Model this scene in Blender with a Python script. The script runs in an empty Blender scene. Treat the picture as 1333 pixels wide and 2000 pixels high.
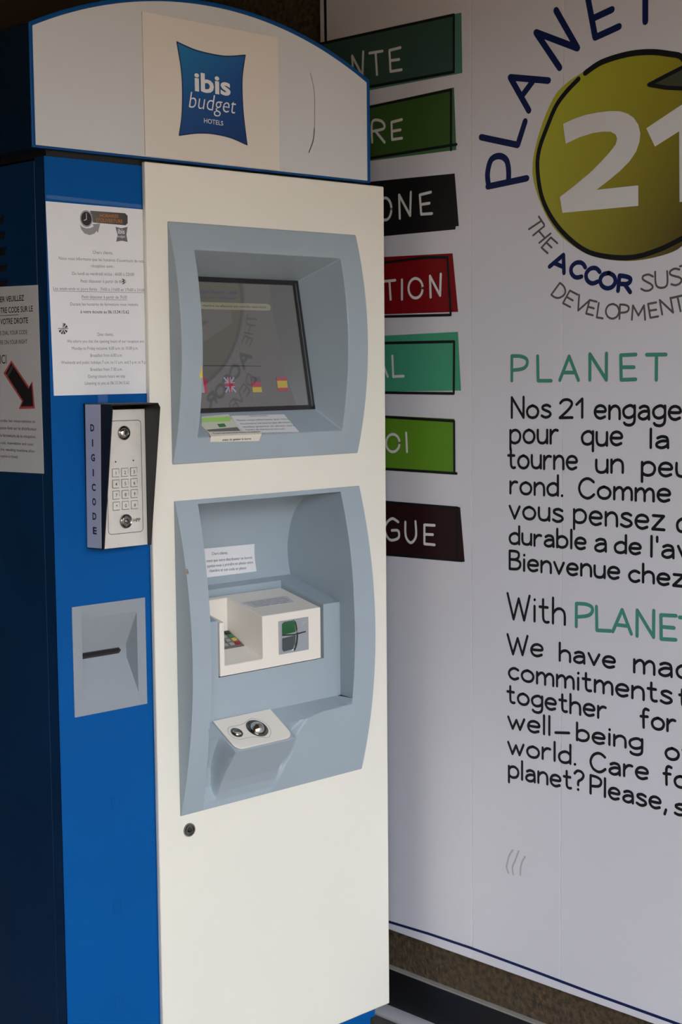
import bpy, bmesh, math, random
from mathutils import Vector, Matrix
C = bpy.context.scene.collection
S = bpy.context.scene
rnd = random.Random(7)

# ---------------- camera (56 mm on a 36 mm high frame, eye 1.34 m above the floor)
cam = bpy.data.cameras.new('camera'); co = bpy.data.objects.new('camera', cam); C.objects.link(co); S.camera = co
cam.sensor_fit = 'VERTICAL'; cam.sensor_height = 36.0; cam.sensor_width = 24.0; cam.lens = 3006.03 / 2000 * 36
cr = Vector((0.72082, -0.69306, -0.00971)); cu = Vector((0.07164, 0.06057, 0.99559)); cf = Vector((0.68941, 0.71834, -0.09331))
co.matrix_world = Matrix(((cr.x, cu.x, -cf.x, -1.33805), (cr.y, cu.y, -cf.y, -2.03748), (cr.z, cu.z, -cf.z, 1.34096), (0, 0, 0, 1)))
cam.dof.use_dof = True; cam.dof.focus_distance = 2.45; cam.dof.aperture_fstop = 9.0

# ---------------- sky: even overcast daylight, comes in under the canopy
w = bpy.data.worlds.new('sky'); S.world = w; w.use_nodes = True
bg = w.node_tree.nodes['Background']; bg.inputs[0].default_value = (0.86, 0.95, 1.06, 1); bg.inputs[1].default_value = 7.9
S.view_settings.view_transform = 'Standard'; S.view_settings.look = 'None'; S.view_settings.gamma = 1; S.view_settings.use_curve_mapping = False
S.view_settings.exposure = 0.0
# ---------------- materials
def mat(name, col, rough=.5, metal=0, coat=0, noise=0, nscale=20, bump=0, bscale=200, emit=0, spec=.5, col2=None):
    m = bpy.data.materials.new(name); m.use_nodes = True; nt = m.node_tree; b = nt.nodes['Principled BSDF']
    b.inputs['Base Color'].default_value = (*col, 1); b.inputs['Roughness'].default_value = rough; b.inputs['Metallic'].default_value = metal
    b.inputs['Coat Weight'].default_value = coat; b.inputs['Coat Roughness'].default_value = .08; b.inputs['Specular IOR Level'].default_value = spec
    tc = nt.nodes.new('ShaderNodeTexCoord')
    if noise or col2:
        n = nt.nodes.new('ShaderNodeTexNoise'); n.inputs['Scale'].default_value = nscale; n.inputs['Detail'].default_value = 6
        nt.links.new(tc.outputs['Object'], n.inputs['Vector'])
        r = nt.nodes.new('ShaderNodeValToRGB'); nt.links.new(n.outputs['Fac'], r.inputs[0])
        c2 = col2 if col2 else tuple(c * (1 - noise) for c in col)
        r.color_ramp.elements[0].position = .35; r.color_ramp.elements[1].position = .65
        r.color_ramp.elements[0].color = (*c2, 1); r.color_ramp.elements[1].color = (*col, 1)
        nt.links.new(r.outputs[0], b.inputs['Base Color'])
    if bump:
        n2 = nt.nodes.new('ShaderNodeTexNoise'); n2.inputs['Scale'].default_value = bscale; n2.inputs['Detail'].default_value = 5
        nt.links.new(tc.outputs['Object'], n2.inputs['Vector'])
        bm = nt.nodes.new('ShaderNodeBump'); bm.inputs['Strength'].default_value = bump; bm.inputs['Distance'].default_value = .004
        nt.links.new(n2.outputs['Fac'], bm.inputs['Height']); nt.links.new(bm.outputs[0], b.inputs['Normal'])
    if emit:
        b.inputs['Emission Color'].default_value = (*col, 1); b.inputs['Emission Strength'].default_value = emit
    return m
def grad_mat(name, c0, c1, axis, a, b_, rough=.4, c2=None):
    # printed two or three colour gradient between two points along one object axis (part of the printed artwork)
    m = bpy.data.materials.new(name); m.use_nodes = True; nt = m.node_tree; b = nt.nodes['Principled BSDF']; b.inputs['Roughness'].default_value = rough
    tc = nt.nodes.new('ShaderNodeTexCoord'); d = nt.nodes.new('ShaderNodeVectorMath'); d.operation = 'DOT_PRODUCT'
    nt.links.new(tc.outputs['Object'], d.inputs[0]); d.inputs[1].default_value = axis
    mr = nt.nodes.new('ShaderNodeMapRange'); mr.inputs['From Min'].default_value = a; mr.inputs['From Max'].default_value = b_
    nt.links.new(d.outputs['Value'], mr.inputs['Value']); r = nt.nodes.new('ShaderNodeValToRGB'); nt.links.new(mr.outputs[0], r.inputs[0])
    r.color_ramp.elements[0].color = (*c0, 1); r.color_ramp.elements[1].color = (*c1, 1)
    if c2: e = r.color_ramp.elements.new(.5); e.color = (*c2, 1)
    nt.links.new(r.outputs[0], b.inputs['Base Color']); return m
M = dict(
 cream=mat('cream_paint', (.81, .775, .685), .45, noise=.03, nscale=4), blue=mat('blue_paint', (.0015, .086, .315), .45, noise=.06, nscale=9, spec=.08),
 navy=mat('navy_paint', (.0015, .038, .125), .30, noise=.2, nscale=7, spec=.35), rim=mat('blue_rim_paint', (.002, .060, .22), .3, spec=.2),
 grey=mat('blue_grey_plastic', (.345, .41, .46), .32, spec=.35, noise=.03, nscale=12), acrylic=mat('frosted_white_acrylic', (.60, .60, .61), .25, noise=.03, nscale=3),
 plate=mat('warm_white_vinyl', (.70, .64, .575), .5), ivory=mat('ivory_plastic', (.80, .745, .665), .42), paper=mat('paper', (.74, .74, .76), .75, noise=.03, nscale=14),
 ink=mat('black_ink', (.012, .012, .014), .6), greyink=mat('faded_grey_ink', (.16, .16, .17), .8), darkink=mat('dark_grey_ink', (.05, .05, .055), .8),
 black=mat('black_plastic', (.012, .012, .014), .35), matt=mat('matt_black_metal', (.010, .010, .011), .5, bump=.1, bscale=900),
 steel=mat('brushed_steel', (.70, .67, .62), .42, metal=.25, noise=.06, nscale=60), chrome=mat('chrome', (.62, .62, .62), .08, metal=1), dchrome=mat('dark_chrome', (.22, .215, .20), .22, metal=1),
 silver=mat('silver_plastic', (.42, .44, .47), .3, metal=.4), dark=mat('dark_hole', (.004, .004, .005), .7), lcd=mat('lcd_glass', (.05, .05, .05), .08, emit=.5, noise=0),
 white=mat('white_print', (.72, .71, .72), .6, spec=.15), sgrey=mat('slot_grey_plastic', (.27, .30, .335), .45),
 board=mat('white_board_print', (.71, .70, .765), .42, noise=.02, nscale=2), pblack=mat('black_print', (.010, .011, .014), .5, spec=.15), pnavy=mat('navy_print', (.008, .016, .085), .5, spec=.15),
 pteal=mat('teal_print', (.065, .27, .205), .5, spec=.15), pgreytext=mat('grey_print', (.11, .10, .10), .5, spec=.15),
 stucco=mat('brown_stucco', (.112, .074, .038), .9, col2=(.038, .026, .014), nscale=85, bump=1.0, bscale=160), skirt=mat('black_skirting', (.007, .007, .008), .45),
 skirtlit=mat('lit_skirting_edge', (.30, .28, .26), .6), pale=mat('pale_grey_trim', (.42, .41, .43), .35), concrete=mat('dark_concrete', (.10, .095, .09), .85, noise=.4, nscale=25, bump=.5, bscale=80),
 pave=mat('pavement', (.30, .205, .125), .9, noise=.25, nscale=3, bump=.3), ceil=mat('canopy_soffit', (.20, .135, .080), .8, noise=.1, nscale=2), darkwall=mat('dark_render', (.09, .085, .06), .9, noise=.2, nscale=4, bump=.3),
 orange=mat('orange_print', (.45, .17, .03), .6), pink=mat('pink_print', (.62, .10, .10), .6), lime=mat('lime_print', (.40, .72, .18), .6), dgreen=mat('dark_green_print', (.05, .22, .06), .6),
 red=mat('red_print', (.35, .01, .02), .5), yellow=mat('yellow_print', (.65, .50, .08), .6), brown=mat('brown_chip', (.28, .20, .13), .8), tape=mat('clear_tape', (.02, .11, .33), .15),
 green=mat('green_lens', (.01, .10, .03), .12, coat=.5), dgrey=mat('dark_grey_gloss', (.06, .075, .08), .15), marks=mat('dirt_smear', (.46, .44, .44), .8), scratch=mat('dark_scuff', (.04, .04, .045), .7),
 navytext=mat('navy_label_text', (.02, .02, .05), .6), lilac=mat('lilac_label_tape', (.60, .60, .74), .5))
def emis(name, col, e, base=None):
    m = mat(name, base or tuple(c * .3 for c in col), .12); b = m.node_tree.nodes['Principled BSDF']
    b.inputs['Emission Color'].default_value = (*col, 1); b.inputs['Emission Strength'].default_value = e; return m
M['lcd'] = emis('lit_screen', (.085, .082, .080), .75, (.02, .02, .02)); M['lcdblue'] = emis('screen_blue', (.05, .06, .16), .6); M['lcdbar'] = emis('screen_beige', (.20, .19, .15), .6); M['lcddark'] = emis('screen_dark', (.02, .02, .025), .5)
M['sred'] = emis('screen_red', (.24, .03, .06), .7); M['swhite'] = emis('screen_white', (.24, .22, .24), .7); M['sblue'] = emis('screen_navy', (.05, .05, .13), .7); M['syel'] = emis('screen_yellow', (.32, .24, .03), .7); M['sblk'] = emis('screen_slate', (.07, .06, .08), .6)

for k in ('lcd', 'lcdblue', 'lcdbar', 'lcddark', 'sred', 'swhite', 'sblue', 'syel', 'sblk'):
    b = M[k].node_tree.nodes['Principled BSDF']; b.inputs['IOR'].default_value = 2.0; b.inputs['Roughness'].default_value = .03
# ---------------- object helpers
OFF = {}
def root(name, label, cat, loc, group=None):
    o = bpy.data.objects.new(name, None); C.objects.link(o); o.location = loc; o.empty_display_size = .05
    o['label'] = label; o['category'] = cat
    if group: o['group'] = group
    OFF[o.name] = Vector(loc); return o
def link(name, me, m, parent=None, label=None, smooth=None, bevel=0, seg=2, stuff=False):
    off = OFF.get(parent.name, Vector((0, 0, 0))) if parent else Vector((0, 0, 0))
    me.transform(Matrix.Translation(-off))
    if isinstance(m, (list, tuple)):
        for k in m: me.materials.append(k)
    elif m: me.materials.append(m)
    o = bpy.data.objects.new(name, me); C.objects.link(o)
    if parent: o.parent = parent; OFF[o.name] = off
    if label: o['label'] = label
    if bevel:
        bm = bmesh.new(); bm.from_mesh(me); bmesh.ops.recalc_face_normals(bm, faces=bm.faces)
        es = [e for e in bm.edges if len(e.link_faces) == 2 and e.calc_face_angle(0) > math.radians(32)]
        bmesh.ops.bevel(bm, geom=es, offset=bevel, segments=seg, affect='EDGES', clamp_overlap=True, profile=.5); bm.to_mesh(me); bm.free()
        me.polygons.foreach_set('use_smooth', [True] * len(me.polygons)); me.set_sharp_from_angle(angle=math.radians(48))
        wn = o.modifiers.new('weighted', 'WEIGHTED_NORMAL'); wn.keep_sharp = True; wn.weight = 80
    elif smooth is not None:
        me.polygons.foreach_set('use_smooth', [True] * len(me.polygons)); me.set_sharp_from_angle(angle=math.radians(smooth))
    if stuff: o['kind'] = 'stuff'
    me.update(); return o
def mesh(vs, fs):
    me = bpy.data.meshes.new('m'); me.from_pydata([tuple(v) for v in vs], [], fs); me.update(); return me
def fix(me):
    b = bmesh.new(); b.from_mesh(me); bmesh.ops.remove_doubles(b, verts=b.verts, dist=1e-5); bmesh.ops.recalc_face_normals(b, faces=b.faces); b.to_mesh(me); b.free(); return me
def box_me(*bs):
    vs, fs = [], []
    for x0, x1, y0, y1, z0, z1 in bs:
        k = len(vs); vs += [(x, y, z) for z in (z0, z1) for y in (y0, y1) for x in (x0, x1)]
        fs += [(k, k+2, k+3, k+1), (k+4, k+5, k+7, k+6), (k, k+1, k+5, k+4), (k+2, k+6, k+7, k+3), (k, k+4, k+6, k+2), (k+1, k+3, k+7, k+5)]
    return mesh(vs, fs)
def box(name, b, m, parent=None, bevel=0, **k): return link(name, box_me(b), m, parent, bevel=bevel, **k)
def prism(name, pts, d, m, parent=None, **k):
    # extrude a 3D polygon by vector d
    n = len(pts); d = Vector(d); P = [Vector(p) for p in pts]
    me = mesh(P + [p + d for p in P], [tuple(range(n)), tuple(range(2*n-1, n-1, -1))] + [(i, i+n, (i+1) % n + n, (i+1) % n) for i in range(n)])
    return link(name, fix(me), m, parent, **k)
FRONT = lambda y: (lambda u, z: Vector((u, y, z)))          # a plane facing the viewer of the kiosk front
SIDE = lambda x: (lambda u, z: Vector((x, -u, z)))          # a plane facing left (u runs towards the viewer)
def plane3(o, eu, ev): o, eu, ev = Vector(o), Vector(eu).normalized(), Vector(ev).normalized(); return lambda u, v: o + eu * u + ev * v
def smooth_pts(p, closed=False, k=5):
    p = [Vector(q) for q in p]; n = len(p); out = []
    if n < 3: return p
    for i in range(n if closed else n - 1):
        a, b, c, d = (p[(i-1) % n], p[i], p[(i+1) % n], p[(i+2) % n]) if closed else (p[max(i-1, 0)], p[i], p[i+1], p[min(i+2, n-1)])
        for j in range(k):
            t = j / k; out.append(.5 * ((2*b) + (c-a)*t + (2*a-5*b+4*c-d)*t*t + (3*b-a-3*c+d)*t**3))
    if not closed: out.append(p[-1])
    return out
def ribbon(strokes, wd, P0_, vs, fs, cap=8):
    # overlapping strokes are stacked a few microns apart like layers of ink
    O = P0_(0, 1.2); nrm_ = (P0_(.01, 1.2) - O).cross(P0_(0, 1.21) - O).normalized()
    cut = []
    for st in strokes:   # break strokes at sharp corners so that both arms keep the full pen width
        st = [Vector(q) for q in st]; a = 0
        for i in range(1, len(st) - 1):
            if (st[i] - st[i-1]).length > 0 and (st[i+1] - st[i]).length > 0 and (st[i] - st[i-1]).normalized().dot((st[i+1] - st[i]).normalized()) < .72: cut.append(st[a:i+1]); a = i
        cut.append(st[a:])
    for si, st in enumerate(cut):
        P = lambda u, v, h=(si % 4) * 2.4e-5: P0_(u, v) + nrm_ * h
        st = [Vector(q) for q in st]; n = len(st); k = len(vs)
        for i, q in enumerate(st):
            a = st[max(i-1, 0)]; b = st[min(i+1, n-1)]
            if 0 < i < n-1:
                d1 = (q-a).normalized(); d2 = (b-q).normalized(); t = (d1+d2)
                t = t.normalized() if t.length > .3 else d1; s = 1 / max(.6, t.dot(d1))
            else: t = (b-a).normalized() if (b-a).length > 0 else Vector((1, 0)); s = 1
            nn = Vector((-t.y, t.x)) * wd / 2 * s; vs += [P(*(q+nn)), P(*(q-nn))]
            if i: j = k + 2*i; fs.append((j-2, j-1, j+1, j))
        ends = [0, n-1] + [i for i in range(1, n-1) if (st[i]-st[i-1]).normalized().dot((st[i+1]-st[i]).normalized()) < .8]
        P = lambda u, v, h=(si % 4) * 2.4e-5 + 1.2e-5: P0_(u, v) + nrm_ * h
        for i in ends:
            k2 = len(vs); vs += [P(*(st[i] + Vector((math.cos(6.2832*j/cap), math.sin(6.2832*j/cap))) * wd / 2)) for j in range(cap)]; fs.append(tuple(range(k2, k2+cap)))
def strokes_obj(name, strokes, wd, P, m, parent, smooth=False, **k):
    vs, fs = [], []; ribbon([smooth_pts(s) if smooth else [Vector(q) for q in s] for s in strokes], wd, P, vs, fs); return link(name, mesh(vs, fs), m, parent, **k)
def poly(name, pts, P, m, parent, **k):
    me = mesh([P(*p) for p in pts], [tuple(range(len(pts)))]); return link(name, me, m, parent, **k)
# --- type, drawn with the built-in font and turned into mesh
FC = {}
def text_raw(s, bold=0, shear=0, spacing=1.0):
    key = (s, bold, shear, spacing)
    if key in FC: return FC[key]
    c = bpy.data.curves.new('t', 'FONT'); c.body = s; c.size = 1; c.offset = bold; c.shear = shear; c.space_character = spacing; c.resolution_u = 3; c.fill_mode = 'FRONT'
    o = bpy.data.objects.new('t', c); C.objects.link(o); dg = bpy.context.evaluated_depsgraph_get(); me = o.evaluated_get(dg).to_mesh()
    v = [tuple(q.co[:2]) for q in me.vertices]; f = [tuple(p.vertices) for p in me.polygons]; o.evaluated_get(dg).to_mesh_clear()
    C.objects.unlink(o); bpy.data.objects.remove(o); bpy.data.curves.remove(c)
    xs = [q[0] for q in v] or [0, 1]; FC[key] = (v, f, min(xs), max(xs)); return FC[key]
CAP = None
def text_into(vs, fs, s, P, p0, p1, h, bold=0, shear=0, vis=None):
    # baseline from p0 to p1 in plane coordinates, capital height h; vis = the part of s that fills p0..p1 (s then grows leftwards)
    global CAP
    if CAP is None: CAP = max(q[1] for q in text_raw('H')[0])
    v, f, a, b = text_raw(s, bold, shear); p0, p1 = Vector(p0), Vector(p1); w_ = b - a
    if vis: _, _, a2, b2 = text_raw(vis, bold, shear); w_ = b2 - a2
    e = (p1 - p0) / w_; up = Vector((-e.y, e.x)).normalized() * h / CAP; k = len(vs)
    vs += [P(*(p1 + e * (x - b) + up * y)) for x, y in v]; fs += [tuple(k+i for i in q) for q in f]
def text_obj(name, items, P, m, parent, **k):
    vs, fs = [], []
    for it in items: text_into(vs, fs, it[0], P, it[1], it[2], it[3], *it[4:])
    return link(name, mesh(vs, fs), m, parent, **k)
# --- hand-drawn marker lettering: (advance box width, strokes); 's' strokes are smoothed, 'l' strokes straight. Cap height 1.
def G(wd, *st): return (wd, st)
_o = [(.27, .6), (.08, .5), (.0, .3), (.08, .08), (.27, 0), (.46, .08), (.54, .3), (.46, .5), (.27, .6)]
GL = {
 'a': G(.48, ('s', [(.06, .52), (.22, .6), (.40, .55), (.45, .38)]), ('l', [(.45, .40), (.46, .0)]), ('s', [(.45, .36), (.22, .36), (.04, .24), (.04, .08), (.2, 0), (.36, .06), (.45, .18)])),
 'b': G(.5, ('l', [(0, 1), (0, 0)]), ('s', [(0, .42), (.12, .57), (.3, .6), (.46, .48), (.5, .28), (.42, .08), (.24, 0), (.08, .04), (0, .14)])),
 'c': G(.44, ('s', [(.44, .52), (.26, .6), (.08, .5), (0, .3), (.08, .08), (.26, 0), (.44, .09)])),
 'd': G(.5, ('l', [(.5, 1), (.5, 0)]), ('s', [(.5, .46), (.36, .59), (.2, .58), (.05, .46), (0, .28), (.06, .08), (.22, 0), (.4, .05), (.5, .18)])),
 'e': G(.5, ('s', [(.02, .32), (.26, .31), (.48, .34), (.44, .52), (.26, .6), (.08, .52), (0, .3), (.08, .08), (.26, 0), (.46, .08)])),
 'f': G(.36, ('s', [(.36, .96), (.22, 1), (.13, .86), (.13, .5), (.14, 0)]), ('l', [(0, .58), (.32, .60)])),
 'g': G(.5, ('s', [(.5, .48), (.36, .6), (.2, .58), (.04, .46), (0, .3), (.06, .12), (.22, .04), (.4, .1), (.5, .22)]), ('s', [(.5, .6), (.5, .2), (.48, -.16), (.32, -.3), (.12, -.28), (.04, -.2)])),
 'h': G(.46, ('l', [(0, 1), (0, 0)]), ('s', [(0, .38), (.12, .55), (.28, .6), (.42, .5), (.46, .3), (.46, 0)])),
 'i': G(.06, ('l', [(.03, .6), (.03, 0)]), ('l', [(.03, .85), (.04, .86)])),
 'l': G(.06, ('l', [(.03, 1), (.03, 0)])),
 'm': G(.74, ('l', [(0, .6), (0, 0)]), ('s', [(0, .38), (.12, .55), (.24, .6), (.34, .5), (.37, .3), (.37, 0)]), ('s', [(.37, .38), (.48, .55), (.6, .6), (.71, .5), (.74, .3), (.74, 0)])),
 'n': G(.46, ('l', [(0, .6), (0, 0)]), ('s', [(0, .36), (.12, .54), (.28, .6), (.42, .5), (.46, .3), (.46, 0)])),
 'o': G(.54, ('s', _o)),
 'p': G(.5, ('l', [(0, .6), (0, -.3)]), ('s', [(0, .42), (.12, .57), (.3, .6), (.46, .48), (.5, .28), (.42, .08), (.24, 0), (.08, .04), (0, .14)])),
 'q': G(.5, ('l', [(.5, .6), (.5, -.3)]), ('s', [(.5, .46), (.36, .59), (.2, .58), (.05, .46), (0, .28), (.06, .08), (.22, 0), (.4, .05), (.5, .18)])),
 'r': G(.34, ('l', [(0, .6), (0, 0)]), ('s', [(0, .34), (.1, .52), (.22, .6), (.34, .58)])),
 's': G(.42, ('s', [(.4, .53), (.24, .6), (.06, .54), (.05, .42), (.2, .33), (.36, .26), (.42, .14), (.32, .03), (.16, 0), (0, .08)])),
 't': G(.36, ('s', [(.14, .9), (.14, .4), (.16, .1), (.26, .01), (.36, .03)]), ('l', [(0, .6), (.32, .6)])),
 'u': G(.46, ('s', [(0, .6), (0, .25), (.06, .06), (.22, 0), (.38, .06), (.46, .24)]), ('l', [(.46, .6), (.46, 0)])),
 'v': G(.46, ('l', [(0, .6), (.23, 0), (.46, .6)])),
 'w': G(.72, ('l', [(0, .62), (.2, 0), (.37, .5), (.53, 0), (.72, .6)])),
 'z': G(.46, ('l', [(.02, .6), (.44, .6), (0, 0), (.46, 0)])),
 'N': G(.58, ('l', [(0, 0), (0, 1), (.58, 0), (.58, 1.02)])), 'C': G(.66, ('s', [(.64, .84), (.48, .98), (.3, 1), (.1, .84), (0, .5), (.1, .16), (.32, 0), (.5, .04), (.66, .2)])),
 'B': G(.54, ('l', [(0, 0), (0, 1)]), ('s', [(0, 1), (.3, 1), (.46, .9), (.44, .66), (.28, .54), (.02, .53)]), ('s', [(.02, .53), (.34, .52), (.53, .4), (.52, .16), (.36, .02), (0, 0)])),
 'W': G(.9, ('l', [(0, 1.02), (.25, 0), (.46, .85), (.68, 0), (.9, 1)])),
 'P': G(.5, ('l', [(0, 0), (0, 1)]), ('s', [(0, 1), (.3, .98), (.49, .86), (.5, .64), (.36, .48), (.02, .42)])),
 'L': G(.46, ('l', [(0, 1), (.02, 0), (.46, 0)])), 'A': G(.62, ('l', [(0, 0), (.31, 1), (.62, 0)]), ('l', [(.12, .32), (.5, .32)])),
 'E': G(.5, ('l', [(.5, 1), (0, .98), (.02, 0), (.5, .02)]), ('l', [(.02, .5), (.44, .5)])), 'T': G(.62, ('l', [(0, 1), (.62, 1)]), ('l', [(.32, 1), (.32, 0)])),
 'H': G(.56, ('l', [(0, 0), (0, 1)]), ('l', [(.56, 0), (.56, 1)]), ('l', [(0, .5), (.56, .5)])),
 'O': G(.76, ('s', [(.38, 1), (.12, .86), (0, .5), (.12, .14), (.38, 0), (.64, .14), (.76, .5), (.64, .86), (.38, 1)])),
 'R': G(.54, ('l', [(0, 0), (0, 1)]), ('s', [(0, 1), (.3, .98), (.48, .88), (.48, .66), (.34, .5), (.02, .46)]), ('l', [(.26, .48), (.54, 0)])),
 'S': G(.5, ('s', [(.48, .9), (.28, 1), (.06, .9), (.04, .7), (.22, .55), (.42, .42), (.5, .24), (.38, .05), (.18, 0), (0, .1)])),
 'U': G(.56, ('s', [(0, 1), (0, .35), (.08, .08), (.28, 0), (.48, .08), (.56, .35), (.56, 1)])),
 'D': G(.58, ('l', [(0, 0), (0, 1)]), ('s', [(0, 1), (.3, .96), (.54, .74), (.58, .46), (.46, .14), (.24, .0), (0, 0)])),
 'V': G(.6, ('l', [(0, 1), (.3, 0), (.6, 1)])), 'M': G(.74, ('l', [(0, 0), (.06, 1), (.37, .3), (.68, 1), (.74, 0)])),
 '2': G(.54, ('s', [(.02, .82), (.14, .97), (.34, 1), (.5, .86), (.48, .64), (.28, .34), (0, .02)]), ('l', [(0, .02), (.54, .02)])),
 '1': G(.26, ('l', [(0, .7), (.24, 1), (.24, 0)])),
 '.': G(.06, ('l', [(.03, .0), (.04, .01)])), ',': G(.1, ('l', [(.08, .05), (.02, -.2)])), '-': G(.6, ('l', [(0, .3), (.6, .32)])), "'": G(.06, ('l', [(.03, 1), (.03, .78)])),
 '?': G(.44, ('s', [(0, .84), (.14, 1), (.34, .98), (.44, .8), (.36, .6), (.2, .45), (.18, .25)]), ('l', [(.18, 0), (.19, .01)])),
}
def hand(word, p0, p1, h, gap=.17):
    # strokes of a word whose ink runs from p0 to p1
    p0, p1 = Vector(p0), Vector(p1); tot = sum(GL[c][0] for c in word) + gap * (len(word) - 1); e = (p1 - p0) / tot; x = 0; out = []
    for c in word:
        jit = rnd.uniform(-.02, .02)
        for kind, pts in GL[c][1]:
            q = smooth_pts([Vector(p) for p in pts], k=4) if kind == 's' else [Vector(p) for p in pts]
            out.append([p0 + e * (x + a.x) + Vector((0, h)) * (a.y + jit) for a in q])
        x += GL[c][0] + gap
    return out
def letter(c, o, ux, up):
    o, ux, up = Vector(o), Vector(ux) - Vector(o), Vector(up) - Vector(o); wd = GL[c][0] or 1; out = []
    for kind, pts in GL[c][1]:
        q = smooth_pts([Vector(p) for p in pts], k=4) if kind == 's' else [Vector(p) for p in pts]
        out.append([o + ux * (a.x / wd) + up * a.y for a in q])
    return out
def lathe(name, prof, c, axis, m, parent, n=28, **k):
    # prof: (radius, height along axis)
    ax = Vector(axis).normalized(); a = ax.orthogonal().normalized(); b = ax.cross(a); c = Vector(c); vs, fs = [], []
    for r, h in prof: vs += [c + ax * h + (a * math.cos(6.28319*i/n) + b * math.sin(6.28319*i/n)) * r for i in range(n)]
    for j in range(len(prof)-1):
        for i in range(n): fs.append((j*n+i, j*n+(i+1) % n, (j+1)*n+(i+1) % n, (j+1)*n+i))
    fs.append(tuple(range(n))); fs.append(tuple(range(len(vs)-1, len(vs)-n-1, -1))); k.setdefault('smooth', 40)
    return link(name, fix(mesh(vs, fs)), m, parent, **k)
def struct(o): o['kind'] = 'structure'; return o

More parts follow.
